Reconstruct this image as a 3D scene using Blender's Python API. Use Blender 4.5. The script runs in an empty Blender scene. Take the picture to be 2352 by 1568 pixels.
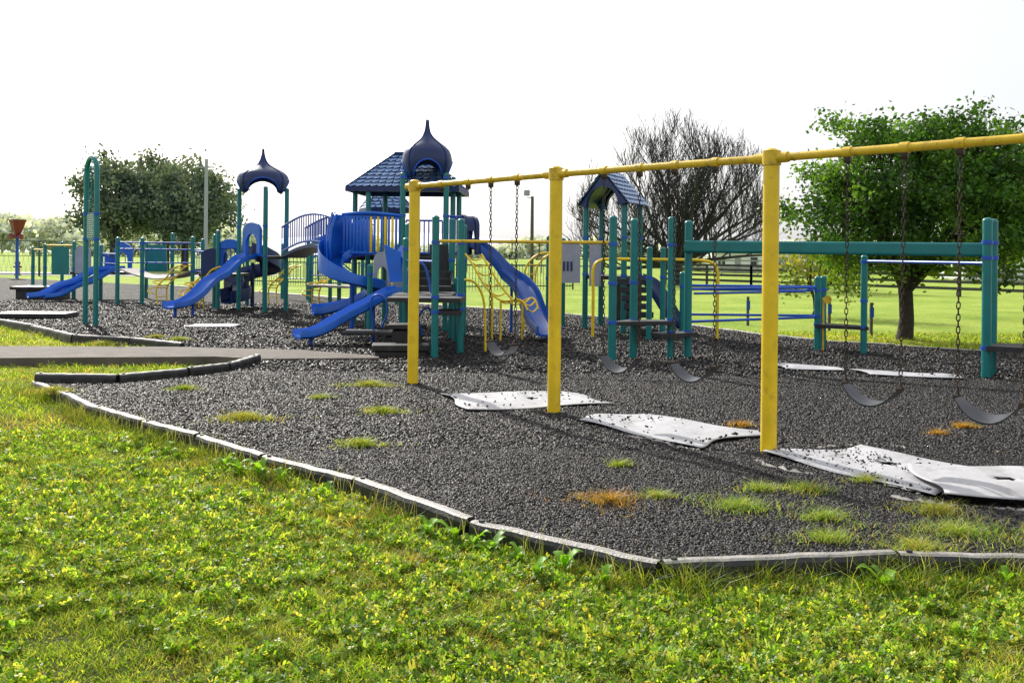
import bpy, math, random
import numpy as np
from mathutils import Vector, Matrix
random.seed(7); rng=np.random.default_rng(7)
S=bpy.context.scene; COL=S.collection
S.view_settings.view_transform='Standard'; S.view_settings.look='None'; S.view_settings.exposure=0
# ------------------------------------------------------------ materials
def mat(name,col,rough=.5,var=.25,scale=6.0,bump=.0,bscale=40,dirt=None,dscale=3,damt=.5,metal=0.0,spec=.5,col2=None):
    m=bpy.data.materials.new(name); m.use_nodes=True; nt=m.node_tree; N=nt.nodes; L=nt.links
    p=N['Principled BSDF']; p.inputs['Roughness'].default_value=rough; p.inputs['Metallic'].default_value=metal
    p.inputs['Specular IOR Level'].default_value=spec
    tc=N.new('ShaderNodeTexCoord')
    n=N.new('ShaderNodeTexNoise'); n.inputs['Scale'].default_value=scale; n.inputs['Detail'].default_value=6
    L.new(tc.outputs['Object'],n.inputs['Vector'])
    r=N.new('ShaderNodeValToRGB'); r.color_ramp.elements[0].position=.3; r.color_ramp.elements[1].position=.7
    c=np.array(col); c2=np.array(col2) if col2 else np.clip(c*(1+var),0,1)
    r.color_ramp.elements[0].color=(*(c*(1-var)),1); r.color_ramp.elements[1].color=(*c2,1)
    L.new(n.outputs['Fac'],r.inputs['Fac']); out=r.outputs['Color']
    if dirt:
        n2=N.new('ShaderNodeTexNoise'); n2.inputs['Scale'].default_value=dscale; n2.inputs['Detail'].default_value=8; n2.inputs['Roughness'].default_value=.7
        L.new(tc.outputs['Object'],n2.inputs['Vector'])
        r2=N.new('ShaderNodeValToRGB'); r2.color_ramp.elements[0].position=.55; r2.color_ramp.elements[1].position=.72
        r2.color_ramp.elements[1].color=(damt,damt,damt,1)
        L.new(n2.outputs['Fac'],r2.inputs['Fac'])
        mx=N.new('ShaderNodeMixRGB'); L.new(r2.outputs['Color'],mx.inputs['Fac']); L.new(out,mx.inputs['Color1']); mx.inputs['Color2'].default_value=(*dirt,1); out=mx.outputs['Color']
    L.new(out,p.inputs['Base Color'])
    if bump:
        n3=N.new('ShaderNodeTexNoise'); n3.inputs['Scale'].default_value=bscale; n3.inputs['Detail'].default_value=5
        L.new(tc.outputs['Object'],n3.inputs['Vector'])
        b=N.new('ShaderNodeBump'); b.inputs['Strength'].default_value=bump; b.inputs['Distance'].default_value=.02
        L.new(n3.outputs['Fac'],b.inputs['Height']); L.new(b.outputs['Normal'],p.inputs['Normal'])
    return m
def leafmat(name,trans=.45,rough=.55,spec=.4,gain=1.0):
    m=bpy.data.materials.new(name); m.use_nodes=True; nt=m.node_tree; N=nt.nodes; L=nt.links
    p=N['Principled BSDF']; p.inputs['Roughness'].default_value=rough; p.inputs['Specular IOR Level'].default_value=spec
    a=N.new('ShaderNodeAttribute'); a.attribute_name='Col'
    L.new(a.outputs['Color'],p.inputs['Base Color'])
    if trans>0:
        t=N.new('ShaderNodeBsdfTranslucent'); mx=N.new('ShaderNodeMixShader'); mx.inputs[0].default_value=trans
        mul=N.new('ShaderNodeMixRGB'); mul.blend_type='MULTIPLY'; mul.inputs['Fac'].default_value=1; mul.inputs['Color2'].default_value=(1.3*gain,1.2*gain,.5*gain,1)
        L.new(a.outputs['Color'],mul.inputs['Color1']); L.new(mul.outputs['Color'],t.inputs['Color'])
        L.new(p.outputs[0],mx.inputs[1]); L.new(t.outputs[0],mx.inputs[2]); L.new(mx.outputs[0],N['Material Output'].inputs['Surface'])
    return m
YEL=mat('yellow_painted_steel',(.88,.60,.012),.38,.10,5,.12,60,dirt=(.3,.16,.04),dscale=9,damt=.45)
YELD=mat('yellow_worn_steel',(.72,.48,.02),.45,.15,8,.2,70,dirt=(.14,.07,.03),dscale=9,damt=.85)
TEAL=mat('teal_painted_steel',(.004,.185,.185),.32,.12,4,.05,50,dirt=(.03,.12,.11),dscale=6,damt=.5)
BLUE=mat('blue_plastic',(.007,.13,.60),.3,.15,2.5,.04,30,dirt=(.04,.18,.5),dscale=2,damt=.5)
BLUT=mat('blue_coated_tube',(.010,.09,.50),.35,.12,6)
NAVY=mat('navy_plastic',(.003,.022,.11),.4,.2,3,.04,30)
SHIN=mat('blue_shingle',(.17,.30,.56),.35,.35,14,.1,60,dirt=(.35,.42,.5),dscale=5,damt=.6)
GREY=mat('grey_plastic_panel',(.34,.36,.43),.5,.1,5,.05,30)
BLK=mat('black_coated_deck',(.018,.018,.02),.45,.3,9,.2,60,dirt=(.09,.085,.08),dscale=4,damt=.5)
RUB=mat('black_rubber_seat',(.03,.032,.042),.3,.3,8,.1,60,spec=.6)
CHN=mat('rusty_chain_steel',(.045,.027,.018),.5,.5,30,0,metal=.3)
RED=mat('faded_red_plastic',(.22,.03,.025),.5,.15)
WOODB=mat('weathered_pole_wood',(.1,.085,.075),.8,.3,9,.3,50)
METG=mat('grey_galvanised',(.34,.36,.39),.5,.1,8,metal=.2)
MATW=mat('pale_rubber_sheet',(.43,.43,.455),.6,.14,2,.25,25,dirt=(.2,.19,.18),dscale=2.6,damt=.7)
TIMB=mat('black_plastic_border',(.018,.018,.018),.5,.4,10,.3,50,dirt=(.08,.08,.075),dscale=7,damt=.6)
TIMT=mat('weathered_sunlit_border_top',(.33,.31,.29),.5,.35,12,.4,50,dirt=(.06,.055,.05),dscale=6,damt=.9)  # weathered grey, paled further in place of sun reflection
TANN=mat('tan_walkway_sheet',(.4,.36,.33),.5,.1,5)
LINR=mat('dirty_white_liner',(.27,.26,.24),.8,.3,9,.3,30)
BARK=mat('dark_bark',(.035,.028,.022),.9,.4,14,.6,40)
BARKP=mat('greyish_bark',(.055,.055,.06),.9,.3,8,.4,30,spec=.2)
WALLW=mat('white_siding',(.75,.76,.78),.7,.05)
ROOFG=mat('grey_roof',(.30,.31,.33),.8,.15)
DARKW=mat('dark_window_glass',(.03,.04,.05),.15,.1)
FENB=mat('dark_fence_wood',(.06,.06,.06),.8,.3,5,.2)
FENP=mat('hazy_fence_wood',(.25,.27,.27),.8,.2,5,.2)  # haze of distance mixed into the wood colour
FENG=mat('dark_green_fence',(.04,.09,.07),.6,.2)
TEXTW=mat('white_lettering',(.75,.78,.75),.6,.05)
LEAF=leafmat('leaf_foliage',.45,.5,.35)
LEAFH=leafmat('hazy_foliage',.3,.9,.1)
GRAS=leafmat('grass_blade',.5,.45,.4,1.15)
CHUNK=leafmat('rubber_crumb',0,.55,.3)
def chunk_ground():
    m=bpy.data.materials.new('rubber_mulch'); m.use_nodes=True; N=m.node_tree.nodes; L=m.node_tree.links; p=N['Principled BSDF']
    p.inputs['Roughness'].default_value=.75;p.inputs['Specular IOR Level'].default_value=.2
    tc=N.new('ShaderNodeTexCoord')
    v=N.new('ShaderNodeTexVoronoi'); v.inputs['Scale'].default_value=60; L.new(tc.outputs['Object'],v.inputs['Vector'])
    r=N.new('ShaderNodeValToRGB'); e=r.color_ramp.elements; e[0].color=(.006,.006,.007,1); e[1].color=(.038,.035,.038,1); e[0].position=.2;e[1].position=.95
    sep=N.new('ShaderNodeSeparateColor'); L.new(v.outputs['Color'],sep.inputs[0]); L.new(sep.outputs[0],r.inputs['Fac'])
    n=N.new('ShaderNodeTexNoise'); n.inputs['Scale'].default_value=.6; n.inputs['Detail'].default_value=6; L.new(tc.outputs['Object'],n.inputs['Vector'])
    r2=N.new('ShaderNodeValToRGB'); r2.color_ramp.elements[0].position=.45; r2.color_ramp.elements[1].position=.75; r2.color_ramp.elements[1].color=(.6,.6,.6,1); L.new(n.outputs['Fac'],r2.inputs['Fac'])
    mx=N.new('ShaderNodeMixRGB'); mx.inputs['Color2'].default_value=(.045,.035,.03,1); L.new(r2.outputs['Color'],mx.inputs['Fac']); L.new(r.outputs['Color'],mx.inputs['Color1'])
    L.new(mx.outputs['Color'],p.inputs['Base Color'])
    b=N.new('ShaderNodeBump'); b.inputs['Strength'].default_value=1; b.inputs['Distance'].default_value=.03
    L.new(v.outputs['Distance'],b.inputs['Height']); b.invert=True; L.new(b.outputs['Normal'],p.inputs['Normal'])
    return m
MULCH=chunk_ground()
def lawn():
    m=bpy.data.materials.new('lawn_grass'); m.use_nodes=True; N=m.node_tree.nodes; L=m.node_tree.links; p=N['Principled BSDF']
    p.inputs['Roughness'].default_value=.9; p.inputs['Specular IOR Level'].default_value=.1
    tc=N.new('ShaderNodeTexCoord')
    n=N.new('ShaderNodeTexNoise'); n.inputs['Scale'].default_value=.3; n.inputs['Detail'].default_value=10; n.inputs['Roughness'].default_value=.7; L.new(tc.outputs['Object'],n.inputs['Vector'])
    r=N.new('ShaderNodeValToRGB'); e=r.color_ramp.elements; e[0].position=.32; e[0].color=(.22,.36,.035,1); e[1].position=.68; e[1].color=(.50,.60,.12,1)
    L.new(n.outputs['Fac'],r.inputs['Fac'])
    n2=N.new('ShaderNodeTexNoise'); n2.inputs['Scale'].default_value=25; n2.inputs['Detail'].default_value=8; L.new(tc.outputs['Object'],n2.inputs['Vector'])
    r2=N.new('ShaderNodeValToRGB'); r2.color_ramp.elements[0].position=.3; r2.color_ramp.elements[0].color=(.35,.35,.3,1); r2.color_ramp.elements[1].position=.6; L.new(n2.outputs['Fac'],r2.inputs['Fac'])
    mx=N.new('ShaderNodeMixRGB'); mx.blend_type='MULTIPLY'; mx.inputs['Fac'].default_value=.8; L.new(r.outputs['Color'],mx.inputs['Color1']); L.new(r2.outputs['Color'],mx.inputs['Color2'])
    # bare soil and thatch shows between the modelled blades of the mown strip around the play area
    sx=N.new('ShaderNodeSeparateXYZ'); L.new(tc.outputs['Object'],sx.inputs[0])
    mr=N.new('ShaderNodeMapRange'); mr.inputs['From Min'].default_value=9; mr.inputs['From Max'].default_value=20; L.new(sx.outputs['Y'],mr.inputs['Value'])
    m3=N.new('ShaderNodeMixRGB'); m3.inputs['Color1'].default_value=(.055,.065,.018,1); L.new(mr.outputs[0],m3.inputs['Fac']); L.new(mx.outputs['Color'],m3.inputs['Color2'])
    L.new(m3.outputs['Color'],p.inputs['Base Color'])
    b=N.new('ShaderNodeBump'); b.inputs['Strength'].default_value=.6; b.inputs['Distance'].default_value=.05
    L.new(n2.outputs['Fac'],b.inputs['Height']); L.new(b.outputs['Normal'],p.inputs['Normal'])
    return m
LAWN=lawn()
ASPH=mat('worn_asphalt',(.125,.105,.09),.85,.3,3,.5,90,dirt=(.05,.043,.04),dscale=1.5,damt=.8)
# ------------------------------------------------------------ builder
Z=Vector((0,0,1))
def cr(pts,n=6):
    P=[Vector(p) for p in pts]; out=[]
    for i in range(len(P)-1):
        a=P[max(i-1,0)];b=P[i];c=P[i+1];d=P[min(i+2,len(P)-1)]
        for k in range(n):
            t=k/n
            out.append(.5*((2*b)+(c-a)*t+(2*a-5*b+4*c-d)*t*t+(3*b-a-3*c+d)*t**3))
    out.append(P[-1]); return out
class B:
    def __init__(s): s.v=[];s.f=[];s.m=[];s.s=[]
    def add(s,vs,fs,m=0,sm=False):
        o=len(s.v); s.v.extend([tuple(v) for v in vs])
        for f in fs: s.f.append([i+o for i in f]); s.m.append(m); s.s.append(sm)
        return s
    def tube(s,pts,r,n=8,m=0,cap=True):
        P=[Vector(p) for p in pts]; k=len(P)
        R=[r]*k if not hasattr(r,'__len__') else r
        T=[]
        for i in range(k):
            t=(P[min(i+1,k-1)]-P[max(i-1,0)]); T.append(t.normalized() if t.length>1e-9 else Vector((0,0,1)))
        u=T[0].cross(Z); 
        if u.length<.01: u=Vector((1,0,0))
        u.normalize(); vs=[]
        for i in range(k):
            u=(u-T[i]*u.dot(T[i])); u.normalize(); w=T[i].cross(u)
            for j in range(n):
                a=2*math.pi*j/n; vs.append(P[i]+(u*math.cos(a)+w*math.sin(a))*R[i])
        fs=[[i*n+j,i*n+(j+1)%n,(i+1)*n+(j+1)%n,(i+1)*n+j] for i in range(k-1) for j in range(n)]
        s.add(vs,fs,m,True)
        if cap:
            s.add([vs[j] for j in range(n)],[list(range(n))[::-1]],m); s.add([vs[(k-1)*n+j] for j in range(n)],[list(range(n))],m)
        return s
    def post(s,x,y,z0,z1,r,m=0,n=14,collars=(),cm=1):
        pts=[(x,y,z0),(x,y,z1-r*.8)]; R=[r,r]
        pts+= [(x,y,z1-r*.8+.001),(x,y,z1-r*.78)]; R+=[r*1.1,r*1.1]
        for a in (20,40,60,78): pts.append((x,y,z1-r*.8+r*.8*math.sin(math.radians(a)))); R.append(r*1.1*math.cos(math.radians(a)))
        s.tube(pts,R,n,m)
        for c in collars: s.tube([(x,y,c-.025),(x,y,c+.025)],r*1.18,n,cm)
        return s
    def box(s,c,d,a=0,m=0):
        x,y,z=[q/2 for q in d]; ca,sa=math.cos(a),math.sin(a); bv=min(x,y,z)*.18
        vs=[]
        for sz,ins in ((-z,bv),(-z+bv,0),(z-bv,0),(z,bv)):
            for (px,py) in ((-x+ins,-y+ins),(x-ins,-y+ins),(x-ins,y-ins),(-x+ins,y-ins)):
                vs.append((c[0]+px*ca-py*sa,c[1]+px*sa+py*ca,c[2]+sz))
        fs=[[3,2,1,0],[12,13,14,15]]
        for l in range(3):
            for j in range(4): fs.append([l*4+j,l*4+(j+1)%4,(l+1)*4+(j+1)%4,(l+1)*4+j])
        return s.add(vs,fs,m)
    def bar(s,p,q,w,h,m=0):
        p=Vector(p);q=Vector(q);t=(q-p).normalized();u=t.cross(Z).normalized()*w/2;v=u.cross(t).normalized()*h/2
        vs=[e+a*u+b*v for e in (p,q) for a,b in ((-1,-1),(1,-1),(1,1),(-1,1))]
        return s.add(vs,[[0,1,2,3][::-1],[4,5,6,7],[0,1,5,4],[1,2,6,5],[2,3,7,6],[3,0,4,7]],m)
    def slab(s,poly,o,xd,th,m=0):
        o=Vector(o);xd=Vector(xd).normalized();nd=xd.cross(Z).normalized()*th/2
        n=len(poly);vs=[o+xd*a+Z*b+nd for a,b in poly]+[o+xd*a+Z*b-nd for a,b in poly]
        fs=[list(range(n)),list(range(2*n-1,n-1,-1))]+[[i,n+i,n+(i+1)%n,(i+1)%n] for i in range(n)]
        return s.add(vs,fs,m)
    def deck(s,poly,z0,z1,m=0):
        n=len(poly);vs=[(a,b,z1) for a,b in poly]+[(a,b,z0) for a,b in poly]
        return s.add(vs,[list(range(n)),list(range(2*n-1,n-1,-1))]+[[i,n+i,n+(i+1)%n,(i+1)%n] for i in range(n)],m)
    def trough(s,pts,w,hl,hr,m=0,n=7):
        P=cr(pts,n);k=len(P);vs=[];np_=0
        for i in range(k):
            t=(P[min(i+1,k-1)]-P[max(i-1,0)]);u=t.cross(Z).normalized();up=u.cross(t).normalized()
            f=i/(k-1);L=hl(f) if callable(hl) else hl;R=hr(f) if callable(hr) else hr
            e=.03
            prof=[(-w/2,L),(-w/2+.01,.06),(-w*.38,.012),(0,0),(w*.38,.012),(w/2-.01,.06),(w/2,R),(w/2+e*.6,R+.02),(w/2+e,R-.01),(w/2+e,.0),(w*.4,-.04),(-w*.4,-.04),(-w/2-e,.0),(-w/2-e,L-.01),(-w/2-e*.6,L+.02)]
            np_=len(prof)
            for a,b in prof: vs.append(P[i]+u*a+(up*.5+Z*.5).normalized()*b)
        fs=[[i*np_+j,i*np_+(j+1)%np_,(i+1)*np_+(j+1)%np_,(i+1)*np_+j] for i in range(k-1) for j in range(np_)]
        fs+= [list(range(np_))[::-1],[(k-1)*np_+j for j in range(np_)]]
        return s.add(vs,fs,m,True)
def mk(name,b,mats,loc=(0,0,0),parent=None,label=None):
    me=bpy.data.meshes.new(name); l=Vector(loc)
    me.from_pydata([(v[0]-l[0],v[1]-l[1],v[2]-l[2]) for v in b.v],[],b.f)
    for q in mats: me.materials.append(q)
    me.polygons.foreach_set('material_index',b.m); me.polygons.foreach_set('use_smooth',b.s)
    me.update(); 
    o=bpy.data.objects.new(name,me); COL.objects.link(o)
    if any(b.s):
        import bmesh
        bm=bmesh.new(); bm.from_mesh(me); bmesh.ops.recalc_face_normals(bm,faces=bm.faces); 
        bm.to_mesh(me); bm.free()
        try: me.set_sharp_from_angle(angle=math.radians(50))
        except Exception: pass
    if parent: o.parent=parent
    else: o.location=l
    if label: o['label']=label
    return o
def top(o,label,cat,group=None,kind=None):
    o['label']=label;o['category']=cat
    if group:o['group']=group
    if kind:o['kind']=kind
    return o
class Thing:
    def __init__(s,name,label,cat,loc,group=None):
        s.e=bpy.data.objects.new(name,None);s.e.empty_display_size=.3;s.e.location=loc;COL.objects.link(s.e);s.loc=loc;top(s.e,label,cat,group)
    def part(s,name,b,mats,label=None,parent=None):
        return mk(name,b,mats,s.loc,parent or s.e,label)
def npmesh(name,V,F,mats,cols=None,loc=(0,0,0),smooth=False):
    V=np.asarray(V,dtype=np.float32)-np.array(loc,dtype=np.float32);F=np.asarray(F,dtype=np.int32);k=F.shape[1]
    me=bpy.data.meshes.new(name);me.vertices.add(len(V));me.vertices.foreach_set('co',V.ravel())
    me.loops.add(F.size);me.loops.foreach_set('vertex_index',F.ravel());me.polygons.add(len(F))
    me.polygons.foreach_set('loop_start',np.arange(0,F.size,k,dtype=np.int32))
    me.polygons.foreach_set('loop_total',np.full(len(F),k,dtype=np.int32))
    me.update(calc_edges=True)
    for q in mats:me.materials.append(q)
    if cols is not None:
        a=me.color_attributes.new('Col','FLOAT_COLOR','POINT');c=np.ones((len(V),4),dtype=np.float32);c[:,:3]=cols;a.data.foreach_set('color',c.ravel())
    if smooth: me.polygons.foreach_set('use_smooth',np.ones(len(F),dtype=bool))
    o=bpy.data.objects.new(name,me);COL.objects.link(o);o.location=loc;return o
def inpoly(x,y,poly):
    r=np.zeros(len(x),bool);n=len(poly);j=n-1
    for i in range(n):
        xi,yi=poly[i];xj,yj=poly[j]
        if yi!=yj:
            c=((yi>y)!=(yj>y))&(x<(xj-xi)*(y-yi)/(yj-yi)+xi); r^=c
        j=i
    return r
def pn(x,y,s=1.0,o=0.0):
    x=x*s+o;y=y*s-o
    return (np.sin(x*1.3+1.7*np.sin(y*.9+o))+np.sin(y*1.7+1.3*np.sin(x*1.1))+.6*np.sin(x*3.1+y*2.3)+.5*np.sin(x*5.3-y*4.1+2))/3.1
# ------------------------------------------------------------ camera, light, world
cd=bpy.data.cameras.new('camera');cam=bpy.data.objects.new('camera',cd);COL.objects.link(cam);S.camera=cam
cam.location=(0,0,1.64);cam.rotation_euler=(math.radians(90),-.0105,0);cd.lens=33.67;cd.sensor_width=36;cd.shift_y=-.0859;cd.clip_end=3000;cd.clip_start=.05
EL=math.radians(33);AZ=math.radians(-28)
sd=Vector((math.sin(AZ)*math.cos(EL),math.cos(AZ)*math.cos(EL),math.sin(EL)))
ld=bpy.data.lights.new('sun','SUN');ld.energy=5;ld.angle=math.radians(1.0);ld.color=(1,.95,.85);lo=bpy.data.objects.new('sun',ld);COL.objects.link(lo);lo.rotation_euler=sd.to_track_quat('Z','Y').to_euler()
w=bpy.data.worlds.new('World');S.world=w;w.use_nodes=True;nt=w.node_tree;bg=nt.nodes['Background']
sk=nt.nodes.new('ShaderNodeTexSky');sk.sky_type='NISHITA';sk.sun_disc=False;sk.sun_elevation=EL;sk.sun_rotation=AZ;sk.dust_density=4;sk.air_density=1.2;sk.ozone_density=1
hs=nt.nodes.new('ShaderNodeHueSaturation');hs.inputs['Saturation'].default_value=.35
mxw=nt.nodes.new('ShaderNodeMixRGB');mxw.inputs['Fac'].default_value=.45;mxw.inputs['Color2'].default_value=(8.6,8.8,9.2,1)
nt.links.new(sk.outputs[0],hs.inputs['Color']);nt.links.new(hs.outputs[0],mxw.inputs['Color1']);nt.links.new(mxw.outputs[0],bg.inputs['Color']);bg.inputs['Strength'].default_value=.15
# ------------------------------------------------------------ ground
NEAR=[(-5.80,11.67),(-5.0,10.75),(-4.25,9.83),(-3.48,9.10),(-2.74,8.41),(-1.95,7.59),(-1.09,6.85),(-.224,5.80),(.80,5.04),(2.11,5.22),(3.35,5.19),(4.6,5.15),(5.8,5.2),(7.0,5.25),(8.2,5.3),(9.4,5.3),(10.6,5.3)]
FARB=[(12,15.3),(10.6,15.6),(9.3,16.1),(8.1,16.8),(7.1,17.7),(6.1,18.5),(5.3,19.8),(4.7,21.2),(4.0,22.9),(3.0,24.2),(1.6,25.8),(0,27.5),(-3.5,31),(-7,35),(-16,44),(-28,53),(-45,54)]
LEFTB=[(-45,42),(-20,27),(-14,23),(-11.4,21.3),(-9.9,19.8),(-8.9,18.6),(-8.0,17.5),(-6.82,17.2),(-5.55,16.2)]
QB=[(-4.1,15.0),(-3.75,14.2),(-3.73,13.86),(-3.84,13.0),(-4.19,12.4),(-4.82,11.75)]
GP=NEAR+[(11.8,5.3)]+FARB+LEFTB+QB
PATH=[(-14,14.6),(-7.47,14.0),(-4.47,14.5),(-3.71,14.26),(-2.0,14.55),(-2.06,14.85),(-3.39,15.6),(-5.55,15.9),(-8.48,15.7),(-14,16.2)]
def setting(o):o['kind']='structure';return o
b=B();b.add([(-900,-60,-.1),(900,-60,-.1),(900,1500,-.1),(-900,1500,-.1)],[[0,1,2,3]]);setting(mk('ground',b,[LAWN]))
b=B();b.deck(GP,-.15,0.0);setting(mk('mulch_ground',b,[MULCH]))
b=B();b.deck(PATH,-.15,.035);setting(mk('path',b,[ASPH]))
ROADM=mat('pale_road',(.42,.41,.4),.9,.1,1)
b=B();b.deck([(-120,62),(-18,62),(-16,70),(-120,74)],-.12,-.09);setting(mk('road',b,[ROADM]))
# mats
MATS=[([(-.80,10.95),(-.42,9.85),(1.15,10.35),(.62,11.25)],(.55,.5)),([(.60,9.38),(1.54,8.08),(2.36,8.75),(1.29,9.78)],None),
([(2.10,7.86),(2.90,6.42),(3.78,7.1),(3.02,8.18)],(.5,.42)),([(3.02,7.27),(2.86,6.34),(4.35,6.28),(4.18,7.25)],(.4,.5)),
([(3.95,14.35),(3.95,13.75),(4.75,13.6),(4.8,14.1)],None),([(4.9,13.7),(5.0,13.15),(6.1,12.8),(6.1,13.3)],None),([(-6.9,20.9),(-6.9,20.2),(-5.9,20.2),(-5.9,20.9)],None)]
def matz(u,v,mi):
    e=min(u,1-u,v,1-v)
    z=.032+(.012+.016*math.sin(u*5.0+v*2+mi*1.7))*min(1,e*5+.1)+.004*math.sin(v*9+u*5)
    if mi==3:z+=.025*(1-u)+.022
    return max(.024,z)
for mi,(c,hole) in enumerate(MATS):
    b=B();n=34;g={};vs=[]
    for i in range(n+1):
        for j in range(n+1):
            u=i/n;v=j/n
            uu=u+.035*math.sin(v*6+mi);vv=v+.06*math.sin(u*6.2+mi*2)
            p=[(1-uu)*(1-vv)*c[0][k]+(1-uu)*vv*c[1][k]+uu*vv*c[2][k]+uu*(1-vv)*c[3][k] for k in (0,1)]
            g[i,j]=len(vs);vs.append((p[0],p[1],matz(u,v,mi)))
    fs=[]
    for i in range(n):
        for j in range(n):
            if hole and ((i/n-hole[0])**2/.0022+(j/n-hole[1])**2/.0035)<1+.5*math.sin(i*2.3+j): continue
            fs.append([g[i,j],g[i,j+1],g[i+1,j+1],g[i+1,j]])
    b.add(vs,fs,0,True);o=mk('rubber_mat',b,[MATW],(c[0][0],c[0][1],0))
    md=o.modifiers.new('t','SOLIDIFY');md.thickness=.006
    top(o,('pale grey rubber mat with worn hole' if hole else 'pale grey rubber mat')+' lying on black mulch','rubber mat','wear mats on the mulch')
for pts in ([(1.95,7.6),(2.1,7.25),(2.35,7.1),(2.6,6.95),(2.75,6.75),(2.85,6.6)],[(2.6,6.5),(2.75,6.35),(2.95,6.3),(3.3,6.22),(3.7,6.2)],[(1.05,8.55),(1.25,8.4),(1.45,8.1),(1.6,8.05)],[(2.6,8.15),(2.95,8.25),(3.2,8.35),(3.4,8.2)]):
    b=B();P=cr([(p[0],p[1],.024+.008*math.sin(i*2)) for i,p in enumerate(pts)],9);vs=[]
    for i,p in enumerate(P):
        wv=.010*(1+.9*math.sin(i*1.9));o2=Vector((.025*math.sin(i*1.1),.025*math.cos(i*1.7),0));vs+=[p+o2+Vector((wv,wv,.008*math.sin(i*3))),p+o2-Vector((wv,wv,.008))]
    b.add(vs,[[2*i,2*i+1,2*i+3,2*i+2] for i in range(len(P)-1)],0,True);top(mk('liner_strip',b,[LINR],tuple(P[0])),'torn dirty white liner edge showing through mulch','liner','torn liner strips')
# border timbers
def timbers(pts,grp='plastic border timbers around the mulch',zb=.035):
    for i in range(len(pts)-1):
        p=Vector((*pts[i],0));q=Vector((*pts[i+1],0));t=(q-p);L=t.length;t.normalize();u=t.cross(Z)
        p=p+t*.012;q=q-t*.012;zt=zb+random.uniform(-.012,.012);zt2=zb+random.uniform(-.012,.012);hw=.055
        prof=[(-hw-.012,-.14,0),(-hw,.55,0),(-hw+.004,.82,0),(-hw+.018,.95,0),(-hw+.034,1,1),(hw-.034,1,1),(hw-.018,.95,0),(hw-.004,.82,1),(hw,.55,0),(hw+.012,-.14,0)]
        b=B();K=12;vs=[]
        for k in range(K+1):
            f=k/K;c=p.lerp(q,f)+u*.006*math.sin(k*1.3+i);zz=zt+(zt2-zt)*f+.002*math.sin(k*2.1+i*3)
            nar=.85 if k in(0,K) else 1
            grv=.84 if k%3==2 else 1
            for a,h,_ in prof:
                z=-.14 if h<0 else -.14+(zz+.14)*h
                vs.append(c+u*a*nar*(grv if h<.8 else 1)+Z*(z-0))
        n=len(prof)
        for k in range(K):
            for j in range(n-1):
                b.add([vs[k*n+j],vs[k*n+j+1],vs[(k+1)*n+j+1],vs[(k+1)*n+j]],[[0,1,2,3]],1 if j in(3,4,5) else 0)
        b.add(vs[:n],[list(range(n))]);b.add(vs[-n:],[list(range(n))])
        b.tube([p+t*.06+Z*(zt-.01),p+t*.06+Z*(zt+.012)],.018,8,0)
        o=mk('border_timber',b,[TIMB,TIMT],tuple(p.lerp(q,.5)));top(o,'black plastic border timber with weathered top lightened as if sunlit edging the mulch','border timber',grp)
timbers(NEAR)
timbers([NEAR[0]]+QB[::-1][:5],zb=.12);timbers(FARB[:13]);timbers(LEFTB[2:],zb=.07)
timbers([(-3.5,31),(-5.3,33),(-7,35),(-10,38),(-13,41),(-16,44)])
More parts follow.
